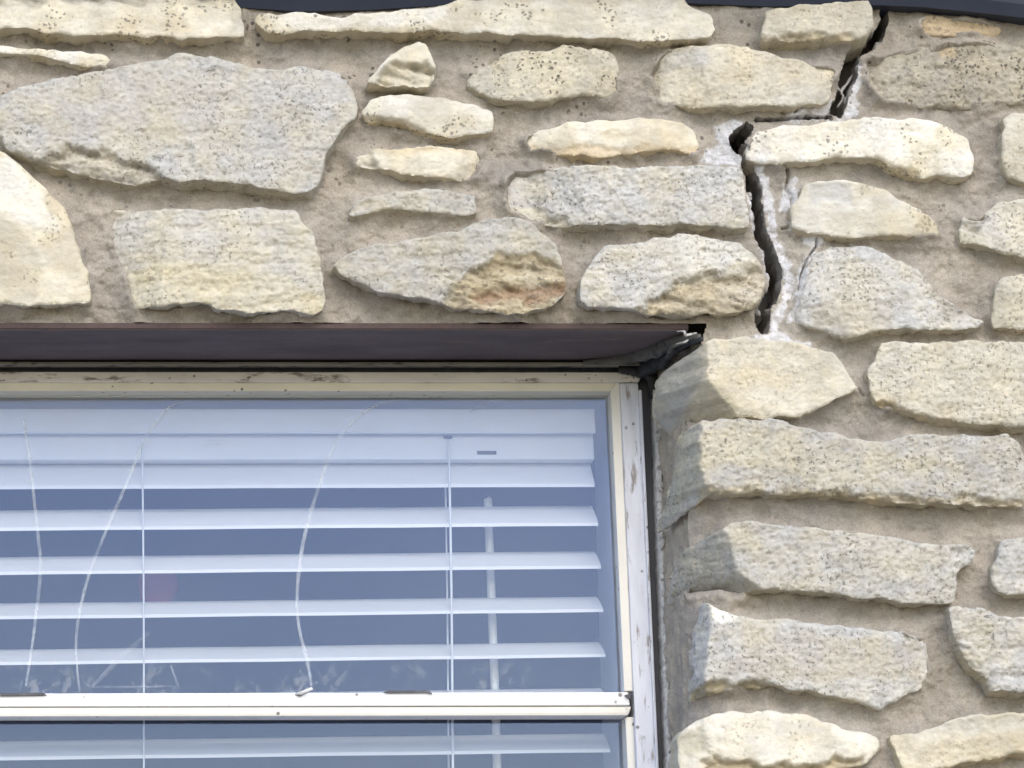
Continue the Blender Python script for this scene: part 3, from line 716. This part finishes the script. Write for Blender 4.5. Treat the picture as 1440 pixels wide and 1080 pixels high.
def crack_walls(Q, H):
    for n, P in enumerate(CRACKS):
        rows = [0.0, .003, .007, .012, .018, .026, .036, .05, .066]
        bb = np.where(((Q > P.min(0) - 0.01) & (Q < P.max(0) + 0.01)).all(1))[0]
        hh = np.array([H[bb[np.argmin(((Q[bb] - p) ** 2).sum(1))]] for p in P[::4]])
        hh = np.interp(np.arange(len(P)), np.arange(len(P))[::4], hh)
        t = np.roll(P, -1, 0) - np.roll(P, 1, 0); t /= np.linalg.norm(t, axis=1)[:, None] + 1e-9
        nn = np.stack([t[:, 1], -t[:, 0]], 1)
        cum = np.cumsum(np.linalg.norm(P - np.roll(P, 1, 0), axis=1))
        V = []; T = []
        for k, d in enumerate(rows):
            y = -hh + 0.0004 + d
            off = (fbm(cum, y * 1.3, 0.012, 4, 641 + n, 0.62) * 0.0022 + fbm(cum, y, 0.035, 2, 651) * 0.002) * min(1, d / 0.004)
            q = P + nn * off[:, None]
            V.append(np.stack([q[:, 0], y, q[:, 1]], 1))
            T.append(np.array([.40, .38, .36])[None] * (1 + 0.25 * fbm(cum, y, 0.014, 4, 661))[:, None])
        m = len(P)
        Fc = [(k * m + i, k * m + (i + 1) % m, (k + 1) * m + (i + 1) % m, (k + 1) * m + i) for k in range(len(rows) - 1) for i in range(m)]
        mesh_obj("crack_wall", np.concatenate(V), Fc, MORTAR, wall, tint=np.clip(np.concatenate(T), .05, .8), speck=0.0)

def mortar_field(name, lo, hi, s, detailed):
    gx = np.arange(lo[0], hi[0] + s * .5, s); gz = np.arange(lo[1], hi[1] + s * .5, s)
    X, Z = np.meshgrid(gx, gz); sh = X.shape
    Q = np.stack([X.ravel(), Z.ravel()], 1); x, z = Q[:, 0], Q[:, 1]
    H = 0.005 + fbm(x, z, 0.06, 4, 201) * 0.0032 + fbm(x, z, 0.013, 5, 205, 0.62) * 0.0018 + np.maximum(0, fbm(x, z, 0.03, 3, 207, sx=2.5)) * 0.003
    tint = np.array([.372, .335, .286])[None] * (1 + 0.15 * fbm(x, z, 0.07, 4, 211) + 0.09 * fbm(x, z, 0.018, 3, 213))[:, None]
    H -= np.maximum(0, perlin(x / 0.006, z / 0.005, 209) - 0.38) * 0.0035
    near = np.full(len(Q), -1.0)
    for P, h in STONE_POLYS:
        a, b = P.min(0) - 0.03, P.max(0) + 0.03
        m = np.where((x > a[0]) & (x < b[0]) & (z > a[1]) & (z < b[1]))[0]
        if len(m) == 0: continue
        d, _ = sdist(Q[m], P)
        near[m] = np.maximum(near[m], d)
    fill = np.exp(np.minimum(near, 0) / 0.006)              # mortar drawn up against the stones
    H += fill * np.maximum(-0.001, 0.0055 + 0.0085 * fbm(x, z, 0.035, 3, 221)) * (near < 0.003)
    H -= 0.0025 * smooth(0.002, 0.014, -near) * smooth(-0.3, 0.5, fbm(x, z, 0.05, 2, 223))
    H -= 0.016 * smooth(0.005, 0.010, near)
    speck = np.full(len(Q), 0.35)
    if detailed:
        top = at(720, 330)[2]
        speck = 0.25 + 0.75 * smooth(top - 0.1, top + 0.15, z)
        jit = fbm(x, z, 0.012, 3, 231, 0.5) * 0.0022
        cr, hole = np.full(len(Q), -1.0), np.full(len(Q), -1.0)
        for P in CRACKS:
            bb = np.where(((Q > P.min(0) - 0.01) & (Q < P.max(0) + 0.01)).all(1))[0]
            d, N = np.full(len(Q), -1.0), Q.copy()
            d[bb], N[bb] = sdist(Q[bb], P)
            sn = (d < 0.45 * s) & (d > -0.7 * s)
            Q[sn] = N[sn]; d = np.where(sn, 0.0, d)
            hole = np.maximum(hole, d)
        x, z = Q[:, 0], Q[:, 1]
        cr = np.maximum(cr, crackdist(Q, CR2) + jit * 0.35)
        hr = np.full(len(Q), -1.0)
        for C in HAIR:
            hr = np.maximum(hr, crackdist(Q, C) + jit * 0.25)
        wm = np.zeros(len(Q))
        for w in WHITES:
            d, _ = sdist(Q, atxz(w, -0.002))
            wm = np.maximum(wm, smooth(-0.002, 0.002, d + fbm(x, z, 0.012, 4, 241, .6) * 0.0035))
        for ln, off in ((RIGHT_EDGE, 0.0040), (LEFT_EDGE, 0.0024)):
            d, _ = pdist(Q, atxz(ln, 0))
            wm = np.maximum(wm, smooth(-0.001, 0.001, off - d + fbm(x, z, 0.010, 4, 243, .6) * 0.003))
        wm *= (0.75 + 0.5 * smooth(-.3, .4, fbm(x, z, 0.008, 3, 247)))
        wm = np.clip(wm, 0, 1)
        inside = smooth(0.0, 0.0009, cr); dark = smooth(-0.0006, 0.0002, cr)
        wm = wm * 0.95
        tint = tint * (1 - wm[:, None]) + np.array([.66, .66, .68])[None] * wm[:, None]
        tint = tint * (1 - dark[:, None]) + np.array([.11, .105, .105])[None] * dark[:, None]
        H += wm * 0.0006 * (1 + fbm(x, z, 0.006, 3, 249)) * (1 - inside)
        H -= inside * (0.045 + 0.02 * fbm(x, z, 0.02, 2, 251)) + 0.010 * smooth(-0.0003, 0.0006, hr)
        # greyer mortar beside the split, rubbed thin over the dull stone under the eave
        g = smooth(0.10, 0.0, np.abs(x - at(1120, 300)[0])) * 0.25
        tint = tint * (1 - g[:, None] * (1 - wm[:, None])) + np.array([.40, .385, .36])[None] * (g[:, None] * (1 - wm[:, None]))
    ok = np.ones(len(Q), bool)
    if detailed:
        crack_walls(Q, H)
        lint = np.interp(x, [at(-900, 458)[0], at(960, 458)[0]], [at(-900, 457)[2], at(960, 459)[2]])
        ap = np.array([[p[0], p[2]] for p in (at(a, b, 0) for a, b in ARRIS)])[::-1]
        axx = np.interp(z, ap[:, 1], ap[:, 0])
        ok = ((z > lint) | (x > axx)) & (hole <= 0)
        rnd = np.clip(1 - (x - axx) / 0.036, 0, 1) ** 1.7 * (z < lint - 0.02)
        H -= rnd * 0.030
    idx = -np.ones(len(Q), int); idx[ok] = np.arange(ok.sum())
    I = idx.reshape(sh)
    qd = np.stack([I[:-1, :-1].ravel(), I[:-1, 1:].ravel(), I[1:, 1:].ravel(), I[1:, :-1].ravel()], 1)
    qd = qd[(qd >= 0).all(1)]
    V = np.stack([x, -H, z], 1)[ok]
    return mesh_obj(name, V, [tuple(f) for f in qd.tolist()], MORTAR, wall, tint=np.clip(tint[ok], .03, .85), speck=speck[ok])

a0 = at(-95, 1105); a1 = at(1510, -45)
x0, z0, x1, z1 = float(a0[0]), float(a0[2]), float(a1[0]), float(a1[2])
mortar_field("mortar_bed", (x0, z0), (x1, z1), 0.0014, True)
xr = float(at(2060, 540)[0]); xl = float(at(-1510, 540)[0]); zb = float(at(720, 2170)[2])
xo = float(at(964, 1400)[0]); xq = float(at(-935, 800)[0]); zl = float(at(0, 457)[2]); zs = float(at(0, 1775)[2])
mortar_field("mortar_bed", (x1, zb), (xr, z1), 0.0045, False)
mortar_field("mortar_bed", (xo, zs), (x1, z0), 0.0045, False)
mortar_field("mortar_bed", (xl, zb), (xq, z1), 0.0045, False)
mortar_field("mortar_bed", (xq, zl), (x0, z1), 0.0045, False)
mortar_field("mortar_bed", (xq, zb), (x1, zs), 0.0045, False)
# plain mortar down to the ground
mesh_obj("mortar_bed", [(xl, 0.0, zb), (xr, 0.0, zb), (xr, 0.0, 0), (xl, 0.0, 0)], [(0, 1, 2, 3)], MORTAR, wall,
         tint=np.array([.372, .335, .286]), speck=0.3, smoothed=False)

# the wall's core behind the facing
CORE = mat_plain("wall_core", (0.26, 0.24, 0.21), 0.95, 0.1, 0.15, 30, 0.001)
xj = float(at(992, 700)[0])
box("wall_core", (xj + 0.012, 0.075, 0), (xr, 0.21, z1 + .3), CORE, wall)
box("wall_core", (xl, 0.075, 0), (xq - 0.01, 0.21, z1 + .3), CORE, wall)
box("wall_core", (xq - 0.01, 0.075, zl + 0.012), (xj + 0.012, 0.21, z1 + .3), CORE, wall)
box("wall_core", (xq - 0.01, 0.075, 0), (xj + 0.012, 0.21, zs - 0.01), CORE, wall)

# the mortared reveal on the right of the window
def reveal():
    zz = np.arange(at(960, 1760)[2], at(960, 472)[2], 0.0022)
    ts = np.linspace(0, 1, 46)
    fr = np.array([[p[0], p[2]] for p in (at(a, b, 0) for a, b in ARRIS)])[::-1]
    YB = 0.112
    bk = np.array([[p[0], p[2]] for p in (at(a, b, YB) for a, b in [(924, 480), (927, 640), (932, 800), (937, 960), (942, 1100), (970, 1760)])])[::-1]
    T, ZZ = np.meshgrid(ts, zz)
    xf = np.interp(ZZ, fr[:, 1], fr[:, 0]); xb = np.interp(ZZ, bk[:, 1], bk[:, 0])
    Y = 0.024 + T * (YB - 0.024)
    Xx = xf + (xb - xf) * T + (0.005 * np.sqrt(np.maximum(0, 1 - T / 0.12)) * (T < .12))
    Xx = Xx + (fbm(ZZ, Y, 0.04, 4, 301) * 0.0035 + fbm(ZZ, Y, 0.012, 4, 305, .6) * 0.0016)
    V = np.stack([Xx.ravel(), Y.ravel(), ZZ.ravel()], 1)
    n, k = Xx.shape
    I = np.arange(n * k).reshape(n, k)
    Fc = np.stack([I[:-1, :-1].ravel(), I[1:, :-1].ravel(), I[1:, 1:].ravel(), I[:-1, 1:].ravel()], 1)
    tint = np.array([.42, .37, .30])[None] * (1 + 0.12 * fbm(V[:, 2], V[:, 1], 0.06, 4, 311))[:, None]
    mesh_obj("reveal", V, [tuple(f) for f in Fc.tolist()], MORTAR, wall, tint=tint, speck=0.3)
reveal()
# left reveal and the sloping sill course below, out of the picture
box("reveal", (xq - 0.009, 0.004, zs), (xq + 0.004, 0.112, zl), CORE, wall)

# mortar crumbs caught in the crack
def crumb(px, py, r, Y, seed):
    bm = bmesh.new(); bmesh.ops.create_icosphere(bm, subdivisions=2, radius=r)
    rs = np.random.RandomState(seed)
    c = at(px, py, Y)
    V = np.array([v.co[:] for v in bm.verts]) * np.array([.75, .8, rs.uniform(.9, 1.5)])
    V = V * (1 + 0.35 * rs.uniform(-1, 1, (len(V), 1))) + c
    Fc = [tuple(v.index for v in f.verts) for f in bm.faces]; bm.free()
    mesh_obj("mortar_crumb", V, Fc, MORTAR, wall, tint=np.array([.50, .49, .48]), speck=0, smoothed=False)
for i, (a, b, r, Y) in enumerate([
                                  (1054, 276, .003, .004), (1057, 306, .003, .003), (1066, 440, .003, .006), (1088, 474, .004, -.002), (1104, 482, .004, -.003), (1122, 486, .003, -.004), (1074, 480, .0035, -.003)]):
    crumb(a, b, r, Y, 400 + i)

for pts in ([(1177, 152, .016), (1186, 138, .012), (1183, 128, .010), (1194, 114, .010), (1199, 104, .016)],
            [(1187, 146, .010), (1192, 134, .008), (1196, 126, .010)], [(1182, 128, .012), (1176, 121, .008), (1172, 118, .004)]):
    tube("mortar_shard", catmull([at(*p) for p in pts], 3), .0014, CAULK, wall, 5, .6, .5, int(pts[0][0]))

# ------------------------------------------------------------------ steel lintel
YF = 0.116                 # front of the window frame
lin = empty("steel_lintel", tuple(at(450, 458, 0)), "dark brown painted steel lintel spanning above the window", "lintel")
lf = [at(-930, 463.5, -0.006), at(968, 465, -0.006)]
up = np.array([0, 0, 0.0058])
hexa("lintel_flange", [lf[0] + up, lf[1] + up, lf[1], lf[0]], [p + np.array([0, 0.135, 0]) for p in (lf[0] + up, lf[1] + up, lf[1], lf[0])], LINTEL, lin, 0.0012)
e = np.array([0, -0.0015, 0.0008])
q0 = [lf[0] + up + e, lf[1] + up + e, lf[1] + np.array([0, -.0015, .0012]), lf[0] + np.array([0, -.0015, .0012])]
hexa("front_edge", q0, [p + np.array([0, 0.004, 0]) for p in q0], LINTEL_RED, lin, 0.0006)

# ------------------------------------------------------------------ window
win = empty("window", tuple(at(450, 1000, YF)), "old white painted window with two dusty panes below the dark lintel", "window")
win["kind"] = "thing"
def lx(a, b, y):       # x along a line given at y=550 and y=970
    return a + (b - a) * (y - 550) / 420.0
YB_, YT_ = 1745, 545
fr = empty  # (kept short below)
prism("sealant_line", [(-930, 508), (900, 509.5), (900, 513), (-930, 512)], YF - 0.010, 0.012, PALE, win, 0.0004)
prism("head_gap", [(-930, 511), (912, 512), (912, 524), (-930, 524)], YF + 0.014, 0.03, CHANNEL, win, 0.0004)
prism("head_frame", [(-930, 522), (905, 523.5), (898, 537.5), (-930, 537.5)], YF, 0.05, HEADP, win, 0.001)
prism("head_bead", [(-780, 537.2), (868, 538), (858.5, 550), (-780, 549.5)], YF + 0.003, 0.03, BEAD, win, 0.0015)
def side(name, a, b, y0, y1, Y, dep, mat, bev=0.001):
    return prism(name, [(lx(a[0], a[1], y0), y0), (lx(b[0], b[1], y0), y0), (lx(b[0], b[1], y1), y1), (lx(a[0], a[1], y1), y1)], Y, dep, mat, win, bev)
side("side_bead", (858.5, 877.5), (872, 890.5), 537, 972, YF + 0.004, 0.03, BEADW, 0.0015)
side("side_bead", (858.5, 877.5), (872, 890.5), 1008, YB_, YF + 0.010, 0.03, BEADW, 0.0015)
side("jamb_frame", (872.5, 891), (898, 917.5), 538.5, YB_, YF, 0.05, FRAME, 0.0015)
side("jamb_edge", (898.3, 917.8), (902.5, 921.5), 548, YB_, YF - 0.004, 0.03, FRAME, 0.001)
side("side_channel", (896, 916), (925, 942), 505, YB_, YF + 0.016, 0.03, CHANNEL, 0.0005)
prism("left_jamb_frame", [(-815, 526), (-780, 526), (-780, YB_), (-815, YB_)], YF, 0.05, FRAME, win, 0.0015)
prism("left_bead", [(-780.5, 549), (-768, 549), (-768, YB_), (-780.5, YB_)], YF + 0.004, 0.03, BEADW, win, 0.0015)
prism("left_frame_board", [(-945, 510), (-815.5, 510), (-815.5, YB_), (-945, YB_)], YF + 0.012, 0.03, FRAME, win, 0.0015)
prism("meeting_rail", [(-780, 977), (884, 973.2), (886, 992), (-780, 995.3)], YF + 0.001, 0.034, RAILW, win, 0.0014)
prism("meeting_rail_lip", [(-780, 995.6), (889, 992.3), (884, 1006.5), (-780, 1009.5)], YF + 0.003, 0.034, BEADW, win, 0.003)
prism("bottom_rail", [(-780, 1700), (900, 1700), (900, YB_), (-780, YB_)], YF + 0.002, 0.04, RAILW, win, 0.0015)
prism("sill", [(-930, YB_), (960, YB_), (960, 1775), (-930, 1775)], -0.03, 0.17, FRAME, win, 0.002)

# rough white line of caulk where the reveal meets the channel
def caulk():
    ys = np.arange(548, 1745, 1.6); V = []; Fc = []; K = 9
    cx = np.interp(ys, [548, 600, 640, 680, 760, 850, 940, 1080, 1745], [923, 925, 927, 927, 930, 933.5, 937, 942.5, 972])
    yy = ys * MPP
    wl = 4.0 + 0.8 * fbm(yy * 0, yy, 0.012, 4, 501, .65); wr = 4.5 + 4.0 * fbm(yy * 0 + 5, yy, 0.010, 5, 507, .7) + 4 * smooth(660, 600, ys)
    wl = np.maximum(wl, 1.0); wr = np.maximum(wr, 4.2)
    for i, y in enumerate(ys):
        for k in range(K):
            t = k / (K - 1); a = cx[i] - wl[i] + t * (wl[i] + wr[i])
            Y = YF - 0.008 - 0.0015 * math.sin(math.pi * t)
            V.append(at(a, y, Y - 0.0 * t))
    V = np.array(V); V[:, 1] += 0.0012 * fbm(V[:, 0], V[:, 2], 0.006, 4, 511, .65)
    n = len(ys)
    for i in range(n - 1):
        for k in range(K - 1):
            p = i * K + k
            Fc.append((p, p + 1, p + K + 1, p + K))
    # close to the back
    B = V.copy(); B[:, 1] = YF + 0.02; off = len(V)
    V2 = np.vstack([V, B])
    for i in range(n - 1):
        p = i * K; Fc.append((p + K, p + K + off, p + off, p))
        p = i * K + K - 1; Fc.append((p, p + off, p + K + off, p + K))
    mesh_obj("caulk_line", V2, Fc, CAULK, win)
caulk()

# panes
YG = YF + 0.022
def pane(quad, Y):
    n, k = 60, 30
    (ax, ay), (bx, by), (cx, cy), (dx, dy) = quad
    V = []; sp = []; hz = []
    for j in range(k + 1):
        t = j / k
        for i in range(n + 1):
            s = i / n
            px = (ax + (bx - ax) * s) * (1 - t) + (dx + (cx - dx) * s) * t
            py = (ay + (by - ay) * s) * (1 - t) + (dy + (cy - dy) * s) * t
            V.append(at(px, py, Y))
            hz.append(max(0.0, 1 - abs(py - 550) / 115.0))  # strength of the painted reflection veil, fading down from the head
            sp.append(max(0.0, 1 - (cy - py) / 62.0) + 0.5 * max(0, 1 - (bx - px) / 40.0) * t)
    Fc = [(j * (n + 1) + i, j * (n + 1) + i + 1, (j + 1) * (n + 1) + i + 1, (j + 1) * (n + 1) + i) for j in range(k) for i in range(n)]
    V = np.array(V); off = len(V)
    B = V + np.array([0, .003, 0])
    F2 = Fc + [tuple(off + q for q in f[::-1]) for f in Fc]
    return mesh_obj("pane", np.vstack([V, B]), F2, GLASS, win, speck=np.array(sp + [s * 0.3 for s in sp]), grit_or_veil=np.array(hz + [0.0] * len(hz)), smoothed=False)
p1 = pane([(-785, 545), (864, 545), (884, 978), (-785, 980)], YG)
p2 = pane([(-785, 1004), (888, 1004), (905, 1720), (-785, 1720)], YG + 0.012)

def streak(pts, w, mat=STREAK, Y=None):
    Y = YG - 0.0012 if Y is None else Y
    P = catmull([at(a, b, Y) for a, b in pts], 8)
    n = len(P); t = np.linspace(0, 1, n)
    r = w * MPP * 0.40 * (0.45 + 0.55 * np.sin(np.pi * np.clip(t * 0.92 + 0.06, 0, 1)) ** 0.6) * (1 + 0.25 * fbm(t * 0, t, 0.12, 3, int(pts[0][0])))
    T = np.gradient(P, axis=0); T /= np.linalg.norm(T, axis=1)[:, None]
    sd_ = np.cross(T, np.array([0, 1.0, 0]))
    V = []; Fc = []
    for i in range(n):
        V += [P[i] - sd_[i] * r[i], P[i] + np.array([0, -.0006, 0]), P[i] + sd_[i] * r[i]]
    for i in range(n - 1):
        for k in range(2):
            Fc.append((i * 3 + k, i * 3 + k + 1, i * 3 + k + 4, i * 3 + k + 3))
    return mesh_obj("streak", V, Fc, mat, p1)
streak([(33, 590), (42, 650), (52, 740), (57, 800), (50, 870), (42, 930), (36, 965)], 6)
streak([(258, 563), (235, 575), (215, 600), (198, 630), (178, 680), (150, 745), (128, 800), (114, 850), (107, 900), (109, 945), (112, 968)], 6)
streak([(562, 562), (530, 570), (505, 585), (480, 612), (460, 650), (440, 710), (425, 770), (418, 830), (420, 880), (432, 930), (438, 965)], 7)
streak([(695, 563), (680, 568), (660, 580)], 3)
streak([(240, 935), (247, 955), (252, 968)], 4)
streak([(128, 966), (180, 966), (250, 965)], 4, SMEAR)
streak([(210, 890), (180, 915), (150, 945), (130, 965)], 9, SMEAR)

# paint lifting off the meeting rail
def flake(pts, mat, dy=-0.003):
    f = [at(a, b, YF - 0.001) + np.array([0, d, 0]) for a, b, d in pts]
    V = f + [p + np.array([0, 0.0012, -0.0004]) for p in f]
    n = len(f); Fc = [tuple(range(n)), tuple(range(2 * n - 1, n - 1, -1))] + [(i, n + i, n + (i + 1) % n, (i + 1) % n) for i in range(n)]
    mesh_obj("paint_flake", V, Fc, mat, win, smoothed=False)
flake([(414, 976, 0), (438, 967, -.005), (440, 970, -.005), (424, 977, 0)], RAILW)
flake([(415, 977, -.0006), (424, 977.5, -.0006), (436, 972, -.002), (422, 979, -.0006)], CHANNEL)
flake([(539, 974, -.0006), (545, 971, -.0006), (604, 971, -.0006), (608, 976, -.0006), (600, 973.8, -.0006), (548, 974.2, -.0006)], CHANNEL)
flake([(0, 975, -.0006), (60, 974, -.0006), (66, 977.5, -.0006), (0, 978.5, -.0006)], CHANNEL)
flake([(878, 978, -.0008), (888, 974, -.0008), (887, 983, -.0008), (882, 981, -.0008)], CHANNEL)
# corroded screw heads in the corner of the rails
for a, b in ((882, 1000), (874, 760)):
    c = at(a, b, YF + 0.0025)
    tube("screw_head", [c + np.array([0, -.0012, 0]), c + np.array([0, .004, 0])], .0016, CHANNEL, win, 8)

# ------------------------------------------------------------------ torn sealant at the lintel's end
ts_ = empty("torn_sealant", tuple(at(940, 495, 0.05)), "torn black and grey sealant bunched at the right end of the lintel", "sealant")
def blob(name, pts, mat, flat=0.6, seed=0):
    P = catmull([np.append(at(a, b, Y), r) for a, b, Y, r in pts], 9)
    tube(name, P[:, :3], P[:, 3], mat, ts_, 12, flat, 0.16, seed)
blob("grey_strip", [(820, 510, .106, .0022), (862, 506, .098, .0042), (892, 500, .082, .0075), (918, 491, .056, .0092), (942, 481, .026, .0085), (962, 476, .006, .0050), (985, 473, -.010, .0022)], GREYS, .55, 1)
blob("black_strip", [(900, 523, .112, .006), (918, 512, .096, .009), (935, 500, .066, .010), (950, 489, .030, .0065), (968, 481, .004, .0045), (988, 477, -.012, .0022)], BLACKS, .6, 2)
blob("black_strip", [(870, 519, .112, .0035), (895, 522, .112, .0055), (915, 528, .112, .006), (922, 560, .118, .0055)], BLACKS, .6, 3)
blob("grey_strip", [(938, 503, .030, .0012), (942, 494, .020, .0025), (948, 486, .010, .0022), (966, 481, -.004, .0014)], GREYS, .5, 4)
blob("pale_scrap", [(952, 466, -.006, .0005), (962, 466, -.010, .0010), (965, 471, -.012, .0014), (980, 468, -.012, .0005)], CAULK, .5, 5)
blob("pale_scrap", [(950, 484, -.002, .0004), (962, 481, -.008, .0010), (968, 478, -.010, .0008)], CAULK, .5, 6)

# ------------------------------------------------------------------ blind
YBL = YF + 0.062
bl = empty("window_blind", tuple(at(450, 640, YBL)), "white horizontal slat blind hanging behind the glass", "blind")
prism("valance", [(-740, 574), (836, 575), (838, 609), (-740, 609)], YBL - 0.004, 0.006, BLIND, bl, 0.0015)
prism("headrail", [(-740, 606), (834, 606), (836, 646), (-740, 647)], YBL + 0.008, 0.045, BLIND, bl, 0.0012)
def slat(xl_, yl, xr_, yr, tiltdeg=33, wid=0.050):
    A = at(xl_, yl, YBL); B = at(xr_, yr, YBL)
    t = math.radians(tiltdeg); ux = np.array([0, math.cos(t), math.sin(t)]); nz = np.array([0, -math.sin(t), math.cos(t)])
    n, K = 16, 8; V = []; Fc = []
    ring = [(k / K, 1) for k in range(K + 1)] + [(k / K, -1) for k in range(K, -1, -1)]
    for i in range(n + 1):
        c = A + (B - A) * i / n
        sag = 0.0006 * math.sin(i * 2.1 + yl)
        for s, sg in ring:
            V.append(c + ux * (wid * s - (0.0022 if s == 0 and sg < 0 else 0)) + nz * (0.0014 * 4 * s * (1 - s) + sg * 0.0013 + sag * .3))
    m = len(ring)
    for i in range(n):
        for k in range(m):
            Fc.append((i * m + k, i * m + (k + 1) % m, (i + 1) * m + (k + 1) % m, (i + 1) * m + k))
    Fc.append(tuple(range(m))); Fc.append(tuple(n * m + k for k in range(m))[::-1])
    o = mesh_obj("slat", V, Fc, BLIND, bl, smoothed=False)
def ext(y0, y1, xr_):
    return y0 + (y0 - y1) * 740.0 / xr_ * 0.6
for yl, yr, xr_, tl in ((685.6, 681.5, 836, 40), (745.4, 736.5, 841, 29.5), (807.8, 796.8, 845, 25.5), (870.7, 858, 848, 22.5), (935.3, 921.4, 851, 21),
                        (1001, 986, 854, 20), (1069, 1055, 858, 23)):
    slat(-740, ext(yl, yr, xr_), xr_, yr, tl)
for k in range(9):
    slat(-740, 1145 + k * 66, 861 + 3 * k, 1118 + k * 66, 22)
def vcord(x0_, x1_, Y, r):
    P = [at(x0_ + (x1_ - x0_) * t + 0.8 * math.sin(t * 9), 618 + 1080 * t, Y) for t in np.linspace(0, 1, 40)]
    tube("cord", P, r, CORD, bl, 6)
vcord(199.7, 207, YBL - 0.002, .0009); vcord(631, 646, YBL - 0.002, .0012); vcord(625, 640, YBL + .040, .0009)
vcord(-380, -384, YBL - 0.002, .001)
prism("cord_slot", [(624, 613), (636, 613), (636, 617), (624, 617)], YBL + .0072, .002, CHANNEL, bl, 0)
prism("cord_slot", [(671, 634), (698, 634), (698, 639), (671, 639)], YBL + .0072, .002, CHANNEL, bl, 0)
tube("tilt_wand", [at(685, 700, YBL + .050), at(686, 702, YBL + .050), at(697, 1000, YBL + .050), at(704, 1260, YBL + .050)], [.003, .0042, .0042, .0042], WAND, bl, 10)

# ------------------------------------------------------------------ room behind
jx = float(at(866, 760, YF + 0.045)[0]); zh = float(at(700, 546, YF + 0.045)[2]); xlj = float(at(-800, 760, YF + .045)[0])
inner = empty("window_lining", (0, YF + 0.05, zh), "pale inner lining of the window opening behind the blind", "window lining")
box("lining_board", (jx, YF + 0.052, zs - 0.02), (jx + 0.05, 0.30, zh + .05), JAMBIN, inner, 0.001)
box("lining_board", (xlj - 0.05, YF + 0.052, zs - 0.02), (xlj, 0.30, zh + .05), JAMBIN, inner, 0.001)
box("lining_board", (xlj, YF + 0.052, zh), (jx, 0.30, zh + .05), JAMBIN, inner, 0.001)
box("lining_board", (xlj, YF + 0.052, zs - 0.06), (jx, 0.30, zs - 0.02), JAMBIN, inner, 0.001)
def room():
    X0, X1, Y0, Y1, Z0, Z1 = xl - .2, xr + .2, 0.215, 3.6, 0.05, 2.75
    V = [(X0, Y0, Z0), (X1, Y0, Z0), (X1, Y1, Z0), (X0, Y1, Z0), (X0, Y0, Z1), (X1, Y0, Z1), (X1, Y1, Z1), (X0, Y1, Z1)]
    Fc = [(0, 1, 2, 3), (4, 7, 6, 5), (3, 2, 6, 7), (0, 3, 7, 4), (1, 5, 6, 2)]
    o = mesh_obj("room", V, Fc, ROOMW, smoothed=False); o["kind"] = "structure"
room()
# something red hanging dimly inside
bm = bmesh.new(); bmesh.ops.create_icosphere(bm, subdivisions=3, radius=1.0)
c = at(222, 826, YBL + 0.10)
V = np.array([v.co[:] for v in bm.verts]); V = V * (1 + 0.15 * fbm(V[:, 0] + V[:, 1], V[:, 2], 0.9, 3, 77))[:, None] * np.array([.020, .012, .022]) + c
Fc = [tuple(v.index for v in f.verts) for f in bm.faces]; bm.free()
ro = mesh_obj("red_bundle", V, Fc, RED)
ro["label"] = "small dim red bundle seen between the blind slats at left"; ro["category"] = "bundle"

# ------------------------------------------------------------------ eave
ev = empty("eave", tuple(at(720, -40, 0)), "dark blue eave board along the top of the stone wall", "eave")
edge = [(-1500, 2), (-200, 4), (150, 3), (240, 1), (330, 10), (420, 16), (520, 14), (640, 6), (800, 0), (960, 4), (1080, 9), (1230, 7), (1300, 10), (1380, 18), (1440, 25), (1600, 34), (2050, 40)]
def eave():
    V = []; Fc = []
    for (a, b) in edge:
        yo = -0.010 - 0.016 * smooth(1000, 1440, np.array(float(a)))
        p = at(a, b, float(yo)); q = at(a, -75, 0.0)
        zt = q[2]
        V += [(p[0], 0.03, p[2] + 0.001), (p[0], float(yo), p[2]), (p[0], float(yo) - 0.004, p[2] + 0.012), (p[0], float(yo) - 0.006, zt), (p[0], 0.03, zt)]
    for i in range(len(edge) - 1):
        for k in range(4):
            Fc.append((i * 5 + k, i * 5 + k + 1, i * 5 + k + 6, i * 5 + k + 5))
    mesh_obj("eave_board", V, Fc, EAVE, ev, smoothed=False)
    zt = float(at(720, -75, 0)[2])
    box("soffit", (xl, -0.07, zt), (xr, 0.3, zt + 0.02), EAVE, ev, 0.002)
    box("fascia", (xl, -0.09, zt - 0.005), (xr, -0.07, zt + 0.14), EAVE, ev, 0.002)
eave()
print("stones", len(STONE_POLYS), "tris", sum(len(p.vertices) - 2 for o in bpy.data.objects if o.type == 'MESH' for p in o.data.polygons))
